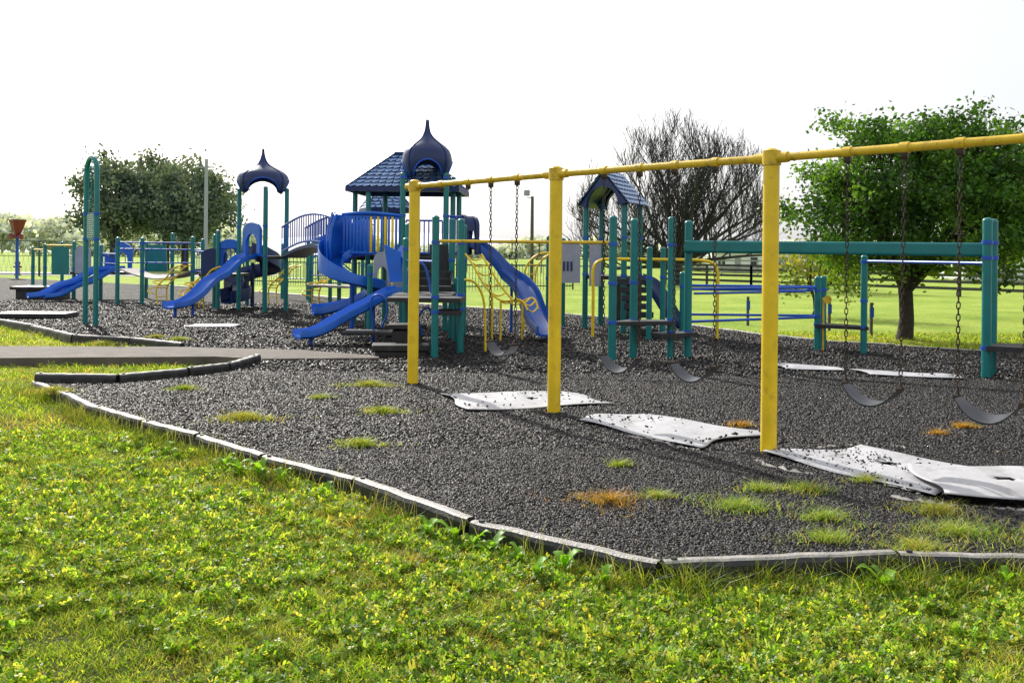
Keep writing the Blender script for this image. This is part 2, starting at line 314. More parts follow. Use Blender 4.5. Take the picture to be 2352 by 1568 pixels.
# ------------------------------------------------------------ mulch chunks
def grow_poly(c,f):
    a=np.array(c);m=a.mean(0);return [tuple(m+(p-m)*f) for p in a]
def chunks(name,n,y0,y1,size,matkeep=.003):
    y=rng.uniform(y0,y1,n*2);x=rng.uniform(-1,1,n*2)*(.56*y+.5)
    k=rng.uniform(0,1,n*2)<(.56*y+.5)/(.56*y1+.5);x=x[k];y=y[k]
    k=inpoly(x,y,GP)&~inpoly(x,y,PATH);x=x[k];y=y[k];zb=np.zeros(len(x));sc=np.ones(len(x))
    for c,_ in MATS:
        ins=inpoly(x,y,grow_poly(c,1.0));inn=inpoly(x,y,grow_poly(c,.93));pr=np.where(inn,matkeep*(1+6*(pn(x,y,2)>0.25)),.05);rm=ins&(rng.uniform(0,1,len(x))>pr);zb[ins]=.056;sc[ins]=.85;x=x[~rm];y=y[~rm];zb=zb[~rm];sc=sc[~rm]
    n=len(x);base=np.array([[-1,-1,-1],[1,-1,-1],[1,1,-1],[-1,1,-1],[-1,-1,1],[1,-1,1],[1,1,1],[-1,1,1]],float)*.5
    s=size*sc[:,None,None]*rng.uniform(.45,1.3,(n,1,1))*np.stack([rng.uniform(.7,1.7,n),rng.uniform(.5,1,n),rng.uniform(.35,.8,n)],1)[:,None,:]
    V=base[None]*s*(1+rng.uniform(-.4,.4,(n,8,3)))
    a=rng.uniform(0,6.28,n);bt=rng.uniform(-.8,.8,n);ca,sa,cb,sb=np.cos(a),np.sin(a),np.cos(bt),np.sin(bt)
    X=V[...,0]*cb[:,None]+V[...,2]*sb[:,None];Zz=-V[...,0]*sb[:,None]+V[...,2]*cb[:,None];Y=V[...,1]
    V=np.stack([X*ca[:,None]-Y*sa[:,None]+x[:,None],X*sa[:,None]+Y*ca[:,None]+y[:,None],Zz+zb[:,None]+rng.uniform(0,.010,n)[:,None]+(.007*pn(x,y,2.2)*(zb==0))[:,None]],2).reshape(-1,3)
    F=np.array([[3,2,1,0],[4,5,6,7],[0,1,5,4],[1,2,6,5],[2,3,7,6],[3,0,4,7]]);F=(F[None]+8*np.arange(n)[:,None,None]).reshape(-1,4)
    g=rng.uniform(.004,.020,n)*rng.choice([1,1,1,1,1,1,5],n)*(1+.3*pn(x,y,.9));c=np.stack([g*1.05,g*.95,g*1.02],1)
    br=rng.uniform(0,1,n)<.05;c[br]=np.stack([g[br]*2+.03,g[br]*1.4+.02,g[br]+.01],1)
    o=npmesh(name,V,F,[CHUNK],np.repeat(c,8,0));top(o,'loose black rubber mulch pieces covering the play area','mulch',kind='stuff')
chunks('rubber_mulch_pieces',260000,4.8,8,.0145)
chunks('rubber_mulch_pieces',200000,8,13,.020)
chunks('rubber_mulch_pieces',110000,13,30,.034)
# ------------------------------------------------------------ grass
def blades(x,y,z,h,wd,lean=.5,az=None):
    n=len(x);a=rng.uniform(0,6.28,n) if az is None else az;f=rng.uniform(0,6.28,n);l=h*lean*rng.uniform(.2,1.4,n)
    dx,dy=np.cos(a)*wd/2,np.sin(a)*wd/2;lx,ly=np.cos(f)*l,np.sin(f)*l
    V=np.stack([np.stack([x-dx,y-dy,z],1),np.stack([x+dx,y+dy,z],1),
      np.stack([x+dx*.8+lx*.35,y+dy*.8+ly*.35,z+h*.6],1),np.stack([x-dx*.8+lx*.35,y-dy*.8+ly*.35,z+h*.6],1),
      np.stack([x+dx*.12+lx,y+dy*.12+ly,z+h*.95],1),np.stack([x-dx*.12+lx,y-dy*.12+ly,z+h*.95],1)],1).reshape(-1,3)
    F=np.array([[0,1,2,3],[3,2,4,5]]);F=(F[None]+6*np.arange(n)[:,None,None]).reshape(-1,4)
    return V,F
C_G=np.array([[.22,.36,.02],[.34,.48,.04],[.55,.62,.09],[.10,.19,.015]]);C_D=np.array([[.64,.54,.2],[.52,.40,.13],[.55,.54,.12],[.30,.19,.07]])
def gcol(x,y,n,dry0=.2):
    c=C_G[rng.integers(0,4,n)]*rng.uniform(.55,1.35,(n,1));d=C_D[rng.integers(0,4,n)]*rng.uniform(.6,1.2,(n,1))
    k=rng.uniform(0,1,n)<np.clip(dry0+.5*pn(x,y,1.1,2.)+.35*pn(x,y,4.,1.),0.04,.85);c[k]=d[k]
    return c*np.clip(1+.22*pn(x,y,3.2,4)+.3*pn(x,y,11,7),.4,1.5)[:,None]
def region(n,y0,y1):
    y=rng.uniform(y0,y1,n);x=rng.uniform(-1,1,n)*(.56*y1+.5);k=np.abs(x)<.56*y+.5;x=x[k];y=y[k]
    k=~inpoly(x,y,GP)&~inpoly(x,y,PATH);return x[k],y[k]
Vs=[];Fs=[];Cs=[];off=0
def put(V,F,c,per):
    global off
    Vs.append(V);Fs.append(F+off);Cs.append(np.repeat(c,per,0));off+=len(V)
for n,y0,y1,h0,w0 in ((230000,3.4,6,.027,.0045),(190000,6,9,.032,.006),(130000,9,14,.042,.009),(100000,14,22,.05,.015)):
    x,y=region(n,y0,y1);m=len(x);hh=h0*rng.uniform(.3,1.5,m)*np.clip(1+.5*pn(x,y,3.5)+.5*pn(x,y,11,3),.25,2.2)
    V,F=blades(x,y,np.full(m,-.1),hh,np.full(m,w0),1.4);put(V,F,gcol(x,y,m),6)
# fringe of longer grass against the border
P=[];
for i in range(len(NEAR)-6):
    p=np.array(NEAR[i]);q=np.array(NEAR[i+1]);L=np.linalg.norm(q-p);t=(q-p)/L;nn=np.array([t[1],-t[0]])
    k=int(L*(1100 if i>=7 else 600));f=rng.uniform(0,1,k);d=.065+np.abs(rng.normal(0,.14,k));P.append(p+(q-p)*f[:,None]+nn*d[:,None])
P=np.concatenate(P);m=len(P);keep=~inpoly(P[:,0],P[:,1],GP)&(pn(P[:,0],P[:,1],2.2,5)>-.35);P=P[keep];m=len(P)
hh=rng.uniform(.04,.14,m)*np.where(P[:,0]>.5,1.35,1.0)*np.clip(1+.6*pn(P[:,0],P[:,1],4.5,1),.3,2)
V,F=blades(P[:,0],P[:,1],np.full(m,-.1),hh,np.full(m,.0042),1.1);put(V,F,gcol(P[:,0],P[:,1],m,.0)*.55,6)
k=260;ii=rng.integers(1,10,k);f=rng.uniform(0,1,k);Pa=np.array(NEAR)[ii];Pb=np.array(NEAR)[ii+1];P=Pa+(Pb-Pa)*f[:,None];P[:,1]-=.1;P[:,0]-=.06
V,F=blades(P[:,0],P[:,1],np.full(k,-.1),rng.uniform(.14,.27,k),np.full(k,.003),.6);put(V,F,np.tile([[.42,.44,.16]],(k,1)),6)
# clover leaflets
for nn_,y0,y1,s0,s1 in((190000,3.4,6,.005,.0115),(110000,6,9,.008,.014)):
    x,y=region(nn_,y0,y1);k=pn(x,y,1.0,1.)+.8*pn(x,y,5,3)+.7*pn(x,y,13,1)>-.35;x=x[k];y=y[k];m=len(x);hz=-.1+rng.uniform(.006,.045,m)+.014*pn(x,y,11,3);a0=rng.uniform(0,6.28,m);sz=rng.uniform(s0,s1,m)
    cl=np.array([[.12,.26,.015],[.24,.42,.03],[.46,.60,.08],[.52,.50,.1],[.08,.17,.01]])[rng.integers(0,5,m)]*rng.uniform(.6,1.3,(m,1))*np.clip(1+.3*pn(x,y,11,3),.5,1.5)[:,None]
    tx,ty=rng.normal(0,.75,m),rng.normal(0,.75,m)
    for q in range(3):
        a=a0+q*2.094;dx,dy=np.cos(a),np.sin(a)
        def pt(r,s):
            ox=dx*r-dy*s;oy=dy*r+dx*s;return np.stack([x+ox*sz,y+oy*sz,hz+(ox*tx+oy*ty)*sz],1)
        V=np.stack([pt(0,0),pt(1.1,-.75),pt(1.7,0),pt(1.1,.75)],1).reshape(-1,3);F=np.arange(m*4).reshape(-1,4);put(V,F,cl,4)
o=npmesh('lawn_grass_blades',np.concatenate(Vs),np.concatenate(Fs),[GRAS],np.concatenate(Cs));top(o,'short green and dry yellow lawn grass with clover','grass',kind='stuff')
# weed tufts in the mulch
TUFT=[(-1.71,11.66,.34,.5),(-1.29,9.73,.28,.35),(-2.58,9.26,.38,.7),(-1.25,8.07,.25,.2),(-3.8,11.17,.2,.2),(.66,6.32,.34,1),(1.49,6.19,.36,0),(1.75,6.68,.2,.1),(2.06,6.67,.24,.2),(1.0,6.45,.16,.1),(1.83,5.51,.26,.1),(2.65,5.66,.46,.1),(2.73,6.14,.3,.6),(2.2,9.15,.14,1),(4.36,9.2,.14,1),(3.95,8.84,.1,1),(2.6,6.95,.2,.4),(3.2,5.55,.4,.2),(1.95,5.95,.25,.0),(-7.0,16.4,.3,.6),(-6.0,17.3,.3,.4),(-2.1,10.6,.15,.2),(-6.6,17.8,.2,.7),(-5.2,10.9,.3,.8),(.85,7.4,.12,.2),(2.3,5.35,.3,.5)]
for (tx_,ty_,r,dry) in TUFT:
    m=int(1900*r);rr=np.minimum(np.abs(rng.normal(0,r*.45,m)),r);a=rng.uniform(0,6.28,m);lump=1+.4*np.sin(a*3+tx_*9)+.2*np.sin(a*7);x=tx_+rr*lump*np.cos(a)*1.25;y=ty_+rr*lump*np.sin(a)*.8
    V,F=blades(x,y,np.full(m,.0),.015+rng.uniform(.02,.07,m)*(1+r)*np.exp(-rr/r*.8),np.full(m,.0045 if ty_<8 else .008),1.6)
    c=np.array([[.2,.38,.04],[.36,.52,.1],[.45,.46,.14]])[rng.integers(0,3,m)];d=np.array([[.55,.24,.05],[.48,.3,.09],[.42,.36,.08]])[rng.integers(0,3,m)]
    if dry<.9:d=np.array([[.50,.42,.12],[.42,.42,.09],[.35,.36,.08]])[rng.integers(0,3,m)]
    k=rng.uniform(0,1,m)<dry;c[k]=d[k]
    o=npmesh('weed_tuft',V,F,[GRAS],np.repeat(c*rng.uniform(.6,1.15,(m,1)),6,0),(tx_,ty_,0));top(o,('dry orange-brown' if dry>.6 else 'low green')+' grass tuft growing through black mulch','weed','grass tufts in the mulch')
def broad(x,y,z,n,s,tall=.12):
    V=[];F=[];C=[]
    for i in range(n):
        a=random.uniform(0,6.28);L=s*random.uniform(.6,1.3);wv=L*.24;up=random.uniform(.5,1.1);K=5;o=len(V);st=random.uniform(0,tall)
        d=np.array([math.cos(a),math.sin(a)]);sd2=np.array([-d[1],d[0]]);cc=np.array([.2,.4,.03])*random.uniform(.6,1.25)
        for k in range(K+1):
            t=k/K;r=L*t;h=st+L*up*math.sin(t*2.0)*.8;wk=wv*math.sin(math.pi*min(.97,.12+t*.88))*(1+.3*(k%2))
            for sg in(-1,0,1):
                V.append((x+d[0]*r+sd2[0]*wk*sg,y+d[1]*r+sd2[1]*wk*sg,z+h+abs(sg)*wk*.35));C.append(cc*(1.15 if sg==0 else 1))
        for k in range(K):
            for q in(0,1):F.append([o+k*3+q,o+k*3+q+1,o+(k+1)*3+q+1,o+(k+1)*3+q])
    ob=npmesh('broadleaf_weed',V,F,[GRAS],np.array(C),(x,y,z),True);top(ob,'leafy green weed growing against the black border','weed','broadleaf weeds along the border')
for x,y,n,s in((-2.1,7.4,12,.09),(-1.9,7.3,12,.10),(-1.7,7.15,9,.08),(-2.25,7.6,8,.08),(-.5,5.85,9,.08),(-.1,5.5,10,.09),(.05,5.35,8,.07),(.3,5.18,11,.09),(.15,5.1,10,.07),(-.33,5.8,8,.11),(-.2,5.6,7,.08),(1.95,4.98,5,.14),(.5,4.98,8,.07),(-1.3,6.8,8,.07),(-2.9,8.1,8,.07),(3.0,5.0,7,.07),(2.6,5.0,6,.07)):broad(x,y,-.1,n,s,.07)
# ------------------------------------------------------------ swing frame
A=[Vector((-1.217,11.9,0)),Vector((.447,9.85,0)),Vector((2.165,8.02,0)),Vector((3.86,6.1,0))]
def AS(s):
    i=min(int(s),2);return A[i].lerp(A[i+1],s-i)
T=Thing('swing_set','yellow steel swing set with thick posts and a chipped top beam','swing set',tuple(A[0]))
for p in A:
    b=B();b.post(p.x,p.y,-.1,2.545,.067,0,20);b.tube([(p.x,p.y,2.40),(p.x,p.y,2.52)],.078,20,1);T.part('post',b,[YEL,YELD])
b=B();P=[AS(3*i/60)+Z*2.46 for i in range(61)];b.tube(P,.034,12,0)
for p in A:
    d=(A[2]-A[0]).normalized();b.tube([p+Z*2.46-d*.16,p+Z*2.46+d*.16],.045,12,1)
T.part('beam',b,[YELD,YELD])
SW=[(.22,None),(.423,None),(.585,.7605),(1.26,1.438),(1.602,1.777),(2.27,2.45),(2.61,2.79)]
for s0,s1 in SW:
    for s in (s0,s1):
        if s is None:continue
        p=AS(s);b=B();b.tube([p+Z*2.46-d*.035,p+Z*2.46+d*.035],.043,12,0);b.box((p.x,p.y,2.405),(.035,.05,.06),.9,1);b.tube([p+Z*2.40,p+Z*2.36],.012,6,1);T.part('hanger',b,[YELD,CHN])
def chain(b,p,q,pitch=.043,r=.0055):
    p=Vector(p);q=Vector(q);L=(q-p).length;n=int(L/pitch);t=(q-p).normalized();u=t.cross(Vector((.3,1,.1))).normalized();v=t.cross(u)
    for i in range(n):
        c=p.lerp(q,(i+.5)/n);e=u if i%2 else v;g=v if i%2 else u;vs=[];M=10;K=4
        for a in range(M):
            th=2*math.pi*a/M;cx,cy=math.cos(th),math.sin(th)
            ctr=c+e*cx*.012+t*(cy*.017+(.009 if cy>0 else -.009))
            dr=(e*cx+t*cy).normalized()
            for k in range(K):
                ph=2*math.pi*k/K+.78;vs.append(ctr+dr*math.cos(ph)*r+g*math.sin(ph)*r)
        b.add(vs,[[a*K+k,((a+1)%M)*K+k,((a+1)%M)*K+(k+1)%K,a*K+(k+1)%K] for a in range(M) for k in range(K)],0,False)
for si,(s0,s1) in enumerate(SW):
    if s1 is None:continue
    a=AS(s0);c=AS(s1);mid=(a+c)/2;dd=(c-a).normalized();hw=.222;nrm=dd.cross(Z)
    if nrm.y>0:nrm=-nrm
    sway=nrm*random.uniform(-.02,.05);mid2=mid+sway
    T=Thing('swing','black rubber belt swing hanging on rusty chains from the yellow beam','swing',(mid.x,mid.y,0),'belt swings on the yellow set')
    zs=.655;e1=mid2-dd*hw;e2=mid2+dd*hw
    b=B();n=24;th=.013;W=.075;vs=[];tilt=(.15,.3,.1,.22,.16)[si%5]
    for i in range(n+1):
        f=i/n*2-1;x=f*hw*1.0;z=.515+.13*abs(f)**2.1;wv=W*(1-.35*abs(f)**6)
        for sg,zz in((-1,0),(1,0),(1,th),(-1,th)):vs.append(mid2+dd*x+nrm*wv*sg+Z*(z+zz-sg*wv*tilt*(1-abs(f)**3)))
    b.add(vs,[[i*4+j,(i+1)*4+j,(i+1)*4+(j+1)%4,i*4+(j+1)%4] for i in range(n) for j in range(4)]+[[0,1,2,3],[n*4+3,n*4+2,n*4+1,n*4]],0,False)
    for e,sg in((e1,1),(e2,-1)):
        b.bar(e-nrm*.05+Z*(zs+.0),e+nrm*.05+Z*(zs+.0),.015,.025,1);b.tube([e-nrm*.04+Z*zs,e+Z*(zs+.06),e+nrm*.04+Z*zs],.006,6,1)
    T.part('seat',b,[RUB,CHN])
    for e,t in((e1,a),(e2,c)):
        b=B();chain(b,e+Z*(zs+.06),t+Z*2.37);T.part('chain',b,[CHN])
# ------------------------------------------------------------ helpers for play parts
def addpost(T,x,y,h,r=.057,collars=(),m=TEAL):
    b=B();b.post(x,y,-.1,h,r,0,14,collars);T.part('post',b,[m,BLUT])
def onion(T,cx,cy,z0,h,w,rot,prof,ah,hwid=.40,dz=.0):
    b=B();n=72;vs=[];pr=prof;K=32
    zs=[p[0] for p in pr];rs=[p[1] for p in pr]
    for k in range(K):
        t=k/(K-1)
        for j in range(n):
            a=2*math.pi*j/n;c4=abs(math.cos(2*a));f=abs(((a/(math.pi/2))%1)-.5)
            arch=ah*max(0,1-(f/hwid)**2)**.6 if f<hwid else 0
            tt=arch+(1-arch)*t
            r=np.interp(tt,zs,rs)*w/2*(1-.10*(1-c4)*(1-tt))
            vs.append((cx+r*math.cos(a+rot),cy+r*math.sin(a+rot),z0+h*tt))
    b.add(vs,[[k*n+j,k*n+(j+1)%n,(k+1)*n+(j+1)%n,(k+1)*n+j] for k in range(K-1) for j in range(n)],0,True)
    for q in range(4):
        a=rot+q*math.pi/2;pts=[];R=[]
        for k in range(28):
            t=k/27;r=np.interp(t,zs,rs)*w/2+.006;pts.append((cx+r*math.cos(a),cy+r*math.sin(a),z0+h*t));R.append(.024-.018*t)
        b.tube(pts,R,6,0)
        # rolled lip around each arched opening
        pts=[]
        for k in range(17):
            f=-hwid*.98+2*hwid*.98*k/16;aa=(q+.5+f)*math.pi/2;tt=ah*max(0,1-(f/hwid)**2)**.6;c4=abs(math.cos(2*aa));r=np.interp(tt,zs,rs)*w/2*(1-.10*(1-c4)*(1-tt));pts.append((cx+r*math.cos(aa+rot),cy+r*math.sin(aa+rot),z0+h*tt))
        b.tube(pts,.018,6,1)
    o=T.part('onion_roof',b,[NAVY,BLUT]);md=o.modifiers.new('s','SOLIDIFY');md.thickness=.016
PR=[(0,.92),(.1,.97),(.22,1),(.34,.96),(.42,.87),(.49,.70),(.55,.50),(.61,.31),(.67,.19),(.76,.11),(.88,.055),(1,.03)]
PM=[(0,.86),(.1,.94),(.2,.98),(.3,1),(.40,.96),(.48,.88),(.55,.72),(.61,.53),(.67,.35),(.73,.21),(.80,.12),(.9,.075),(1,.045)]
def shingles(b,a0,a1,c0,c1,rows,tab=.15,m=0):
    a0,a1,c0,c1=map(Vector,(a0,a1,c0,c1));nrm=(a1-a0).cross(c0-a0).normalized()
    if nrm.z<0:nrm=-nrm
    for r in range(rows):
        f0=r/rows;f1=(r+1.12)/rows;l0=a0.lerp(c0,f0);r0=a1.lerp(c1,f0);l1=a0.lerp(c0,f1);r1=a1.lerp(c1,f1)
        n=max(1,int((r0-l0).length/tab));off=.5 if r%2 else 0
        for k in range(-1,n+1):
            g0=max(0,(k+off)/n);g1=min(1,(k+1+off)/n)
            if g1-g0<.01:continue
            gm=(g0+g1)/2;dn=(l1-l0)*.22;lift=nrm*(.028+random.uniform(0,.008))
            gp=(g1-g0)*.06;g0+=gp;g1-=gp
            b.add([l0.lerp(r0,g0)+dn*.6+lift,l0.lerp(r0,gm)-dn*.3+lift,l0.lerp(r0,g1)+dn*.6+lift,l1.lerp(r1,g1)+nrm*.006,l1.lerp(r1,g0)+nrm*.006],[[0,1,2,3,4]],m)
def hiproof(T,cx,cy,z0,h,lx,ly,ridge,rot,rows=9,name='shingle_roof'):
    b=B();R=Matrix.Rotation(rot,3,'Z');C=Vector((cx,cy,z0))
    e=[C+R@Vector((sx*lx/2,sy*ly/2,0)) for sx,sy in((-1,-1),(1,-1),(1,1),(-1,1))]
    t=[C+R@Vector((-ridge/2,0,h)),C+R@Vector((ridge/2,0,h))]
    b.add(e+t,[[0,1,5,4],[1,2,5],[2,3,4,5],[3,0,4],[3,2,1,0]],1)
    shingles(b,e[0],e[1],t[0],t[1],rows);shingles(b,e[1],e[2],t[1],t[1],rows);shingles(b,e[2],e[3],t[1],t[0],rows);shingles(b,e[3],e[0],t[0],t[0],rows)
    for i in range(4):b.bar(e[i]-Z*.04,e[(i+1)%4]-Z*.04,.06,.1,1)
    for i,j in((0,0),(1,1),(2,1),(3,0)):b.tube([e[i]+Z*.02,t[j]+Z*.03],.03,6,1)
    b.tube([t[0]+Z*.03,t[1]+Z*.03],.045,6,1);T.part(name,b,[SHIN,NAVY])
def arcpanel(w,h,ah,aw,curve=.0):
    P=[(-w/2,0),(-w/2,h*.75)]+[(-w/2*math.cos(a),h*.75+h*.25*math.sin(a)) for a in np.linspace(.2,math.pi-.2,9)]+[(w/2,h*.75),(w/2,0)]
    if ah>0:P+=[(aw/2,0)]+[(aw/2*math.cos(a),ah*.5+ah*.5*math.sin(a)) for a in np.linspace(0,math.pi,9)]+[(-aw/2,0)]
    return P
def railing(b,p,q,z0,z1,n,r=.012,m=0,arc=0,rr=.02):
    p=Vector((*p,0));q=Vector((*q,0));f=lambda t:arc*math.sin(math.pi*t)
    for z in(z0,z1):b.tube([p.lerp(q,t)+Z*(z+f(t)) for t in np.linspace(0,1,13)],rr,8,m)
    for i in range(n+1):
        t=i/n;c=p.lerp(q,t);b.tube([c+Z*(z0+f(t)),c+Z*(z1+f(t))],r,6,m,False)
# ------------------------------------------------------------ central play structure
T=Thing('play_structure','large blue and teal play structure with onion and shingled roofs','playground',(-2,20,0))
for x,y,h,c in((-2.28,19.9,3.3,(1.6,2.4,3.2)),(-1.38,19.9,3.3,(1.6,2.4,3.2)),(-2.2,20.9,3.3,(1.6,)),(-1.3,20.9,3.3,(1.6,2.4)),(-3.5,21.3,3.0,(1.6,2.4)),(-3.1,20.6,3.0,(1.6,)),(-2.95,22.2,3.0,(1.6,)),(-1.2,21.5,3.0,(1.6,2.4)),
  (-1.87,16.9,1.9,(.9,1.7)),(-1.19,14.9,2.22,(.72,.95,1.8)),(-.83,15.6,2.2,(.72,.95,1.8)),(-1.15,18.3,2.3,(.9,1.5)),(-1.0,17.5,1.2,(.9,)),(-.95,18.9,2.2,(1.5,)),(-1.35,16.9,1.9,(.9,)),(-.9,17.0,1.6,(.9,)),(-2.8,18.9,1.4,(1.2,)),(-2.0,18.4,2.2,(1.3,))):addpost(T,x,y,h,.057,c)
onion(T,-1.83,20.4,3.2,1.26,1.13,math.radians(-38),PM,.30)
hiproof(T,-2.3,21.4,3.03,.78,2.4,1.9,.7,math.radians(-4))
hiproof(T,-3.2,24.2,2.72,.5,1.1,1.1,.5,math.radians(20),6)
b=B();b.deck([(-2.35,19.8),(-1.3,19.8),(-1.2,21.0),(-2.2,21.0)],1.52,1.6);b.deck([(-3.75,20.6),(-2.25,20.7),(-2.2,22.2),(-3.7,22.2)],1.50,1.58);T.part('deck',b,[BLK])
b=B();b.deck([(-1.95,14.95),(-.8,14.95),(-.75,15.7),(-1.95,15.7)],.86,.93);b.box((-1.05,15.2,.70),(.5,.5,.07),.1);b.box((-1.5,16.6,.9),(1.0,1.5,.07),0);T.part('deck',b,[BLK])
b=B()
for i in range(5):b.box((-1.4-.04*i,17.6+.42*i,1.0+.13*i),(.62,.42,.06),.05);b.box((-1.4-.04*i,17.41+.42*i,.93+.13*i),(.6,.03,.13),.05)
b.slab([(0,.85),(2.3,1.5),(2.3,1.72),(0,1.07)],(-1.74,17.4,0),(-.07,1,0),.04);b.slab([(0,.85),(2.3,1.5),(2.3,1.72),(0,1.07)],(-1.08,17.4,0),(-.07,1,0),.04)
b.slab([(0,0),(.36,0),(.36,.8),(0,.8)],(-1.6,18.6,1.0),(1,0,0),.05)
T.part('stair',b,[BLK])
b=B();b.box((-2.3,16.9,.22),(1.3,.6,.06),.0);b.box((-1.95,16.9,.08),(.5,.5,.2),.0);b.box((-1.72,15.9,.42),(.62,.5,.07),.1);b.box((-1.72,15.9,.2),(.5,.42,.36),.1);b.box((-1.75,15.2,.14),(.9,.5,.09),.12);b.box((-1.75,15.2,.02),(.8,.42,.14),.12);T.part('step',b,[BLK])
# barrier with slats and hood of spiral slide
b=B()
n=17
for i in range(n):
    t=i/(n-1);x=-3.52+t*1.18;y=20.05-.12*t-.28*math.sin(math.pi*t)*.4;b.box((x,y,2.0),(.045,.04,.74),.0,0 if not(6<i<16 and i%2==0) else 1)
b.tube(cr([(-3.56,20.05,2.42),(-3.0,19.9,2.45),(-2.3,19.9,2.4)],8),.035,8);b.tube(cr([(-3.56,20.05,1.62),(-3.0,19.9,1.62),(-2.3,19.9,1.62)],8),.035,8)
b.slab([(0,0),(1.2,0),(1.2,.1),(0,.1)],(-3.52,20.02,2.32),(1,-.09,0),.03);T.part('barrier',b,[BLUE,YEL])
b=B();railing(b,(-1.33,19.88),(-.98,20.3),1.62,2.4,5);railing(b,(-2.2,19.86),(-1.45,19.86),1.62,2.3,8,.014);T.part('railing',b,[BLUT])
b=B()
pts=[(-3.0,20.15,1.62),(-3.4,20.22,1.56),(-3.72,19.95,1.40),(-3.68,19.5,1.22),(-3.3,19.22,1.05),(-2.86,19.35,.92),(-2.74,19.8,.80),(-3.0,20.15,.66),(-3.5,20.33,.46),(-3.92,20.33,.35),(-4.2,20.25,.33)]
b.trough(pts,.43,lambda f:.13,lambda f:.17+.62*max(0,1-f*2.3));T.part('slide',b,[BLUE],'blue spiral slide with a tall curved side wall')
b=B();K=14;vs=[]
for i in range(K+1):
    th=math.radians(95+i*9)
    for z,r in((1.4,1.02),(1.75,1.05),(2.1,.97),(2.42,.75)):vs.append((-3.38+.46*math.cos(th)*r,19.95+.42*math.sin(th)*r,z))
b.add(vs,[[i*4+j,(i+1)*4+j,(i+1)*4+j+1,i*4+j+1] for i in range(K) for j in range(3)],0,True)
for i in range(1,K,2):b.tube([Vector(vs[i*4+j])+(Vector(vs[i*4+j])-Vector((-3.38,19.95,vs[i*4+j][2]))).normalized()*.03 for j in range(4)],.02,6)
o=T.part('slide_hood',b,[BLUE]);md=o.modifiers.new('s','SOLIDIFY');md.thickness=.04
b=B();b.tube([(-3.3,19.8,-.1),(-3.3,19.8,1.2)],.05,10);b.tube([(-4.0,20.33,-.1),(-4.0,20.33,.33)],.035,8);T.part('slide_support',b,[BLUT])
b=B();b.trough([(-2.05,17.6,.9),(-2.25,17.5,.86),(-2.6,17.3,.66),(-3.0,17.05,.44),(-3.32,16.85,.24),(-3.52,16.74,.17),(-3.72,16.62,.16)],.40,.10,.10);T.part('slide',b,[BLUE],'short straight blue slide')
b=B();b.tube([(-3.5,16.74,-.1),(-3.5,16.74,.14)],.035,8);b.tube([(-2.5,17.35,-.1),(-2.5,17.35,.66)],.035,8);b.tube(cr([(-2.45,17.05,.25),(-2.5,17.02,.75),(-2.38,17.0,.88),(-2.22,16.95,.8),(-2.2,16.95,.55),(-2.3,16.95,.3)],6),.02,8);T.part('slide_support',b,[BLUT])
b=B();b.slab(arcpanel(.42,.62,.4,.24),(-2.0,17.65,1.15),(.5,-.9,0),.06);b.slab([(0.12,0),(.36,0),(.30,.55),(0,.68)],(-2.35,17.6,1.1),(1,-.1,0),.05);T.part('slide_hood',b,[BLUE])
b=B();b.slab(arcpanel(.36,.7,.4,.2),(-2.62,19.4,.95),(1,0,0),.05);b.slab([(-.16,0),(.16,0),(.16,.5),(-.16,.5)],(-2.2,19.0,.9),(1,.2,0),.04);T.part('play_panel',b,[GREY])
BLUD=mat('dark_blue_plastic',(.006,.075,.36),.33,.2,3,.04,30,dirt=(.04,.14,.42),dscale=2,damt=.5)  # darker copy of the blue plastic for the steep slide
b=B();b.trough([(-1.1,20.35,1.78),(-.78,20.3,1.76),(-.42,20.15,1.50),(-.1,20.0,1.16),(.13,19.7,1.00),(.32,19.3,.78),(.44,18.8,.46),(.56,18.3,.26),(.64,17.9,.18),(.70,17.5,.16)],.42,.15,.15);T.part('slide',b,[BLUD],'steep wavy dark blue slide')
b=B();b.tube([(.68,17.8,-.1),(.68,17.8,.16)],.035,8);b.tube([(0,19.85,-.1),(0,19.85,1.05)],.03,8);T.part('slide_support',b,[BLUT])
b=B();b.slab(arcpanel(.6,.85,.6,.4),(-1.05,20.3,1.6),(.4,-1,0),.08);b.slab(arcpanel(.55,.8,.6,.36),(-.82,20.2,1.6),(.4,-1,0),.08);
K=9
for i in range(K):
    a0=math.pi*i/K;a1=math.pi*(i+1)/K;f=lambda a,x:(x+.11*math.cos(a)*1,20.25-.27*math.cos(a),2.1+.32*math.sin(a));b.add([f(a0,-1.06),f(a1,-1.06),f(a1,-.82),f(a0,-.82)],[[0,1,2,3]],0,True)
T.part('slide_hood',b,[NAVY])
b=B()
r1=cr([(-.9,18.5,1.62),(-.75,18.3,1.42),(-.5,18.1,1.02),(-.2,17.9,.76),(.16,17.7,.78),(.3,17.6,.6)],6);r2=cr([(-.6,18.9,1.62),(-.45,18.7,1.38),(-.2,18.5,1.0),(.1,18.3,.72),(.4,18.1,.8),(.5,18.0,.6)],6)
b.tube(r1,.02,8);b.tube(r2,.02,8)
for i in range(2,len(r1),3):b.tube(cr([r1[i],(r1[i]+r2[i])/2-Z*.07,r2[i]],4),.016,6)
b.tube([(-.36,17.9,-.1),(-.36,17.9,.9)],.02,8)
b.tube([r1[18],(r1[18].x,r1[18].y,-.1)],.02,8);b.tube([r2[20],(r2[20].x,r2[20].y,-.1)],.02,8)
T.part('climber',b,[YEL])
b=B();b.tube(cr([(-.8,15.65,1.2),(-.6,15.7,1.15),(-.45,15.8,.8),(-.42,15.8,-.1)],6),.02,8);T.part('climber',b,[YEL])
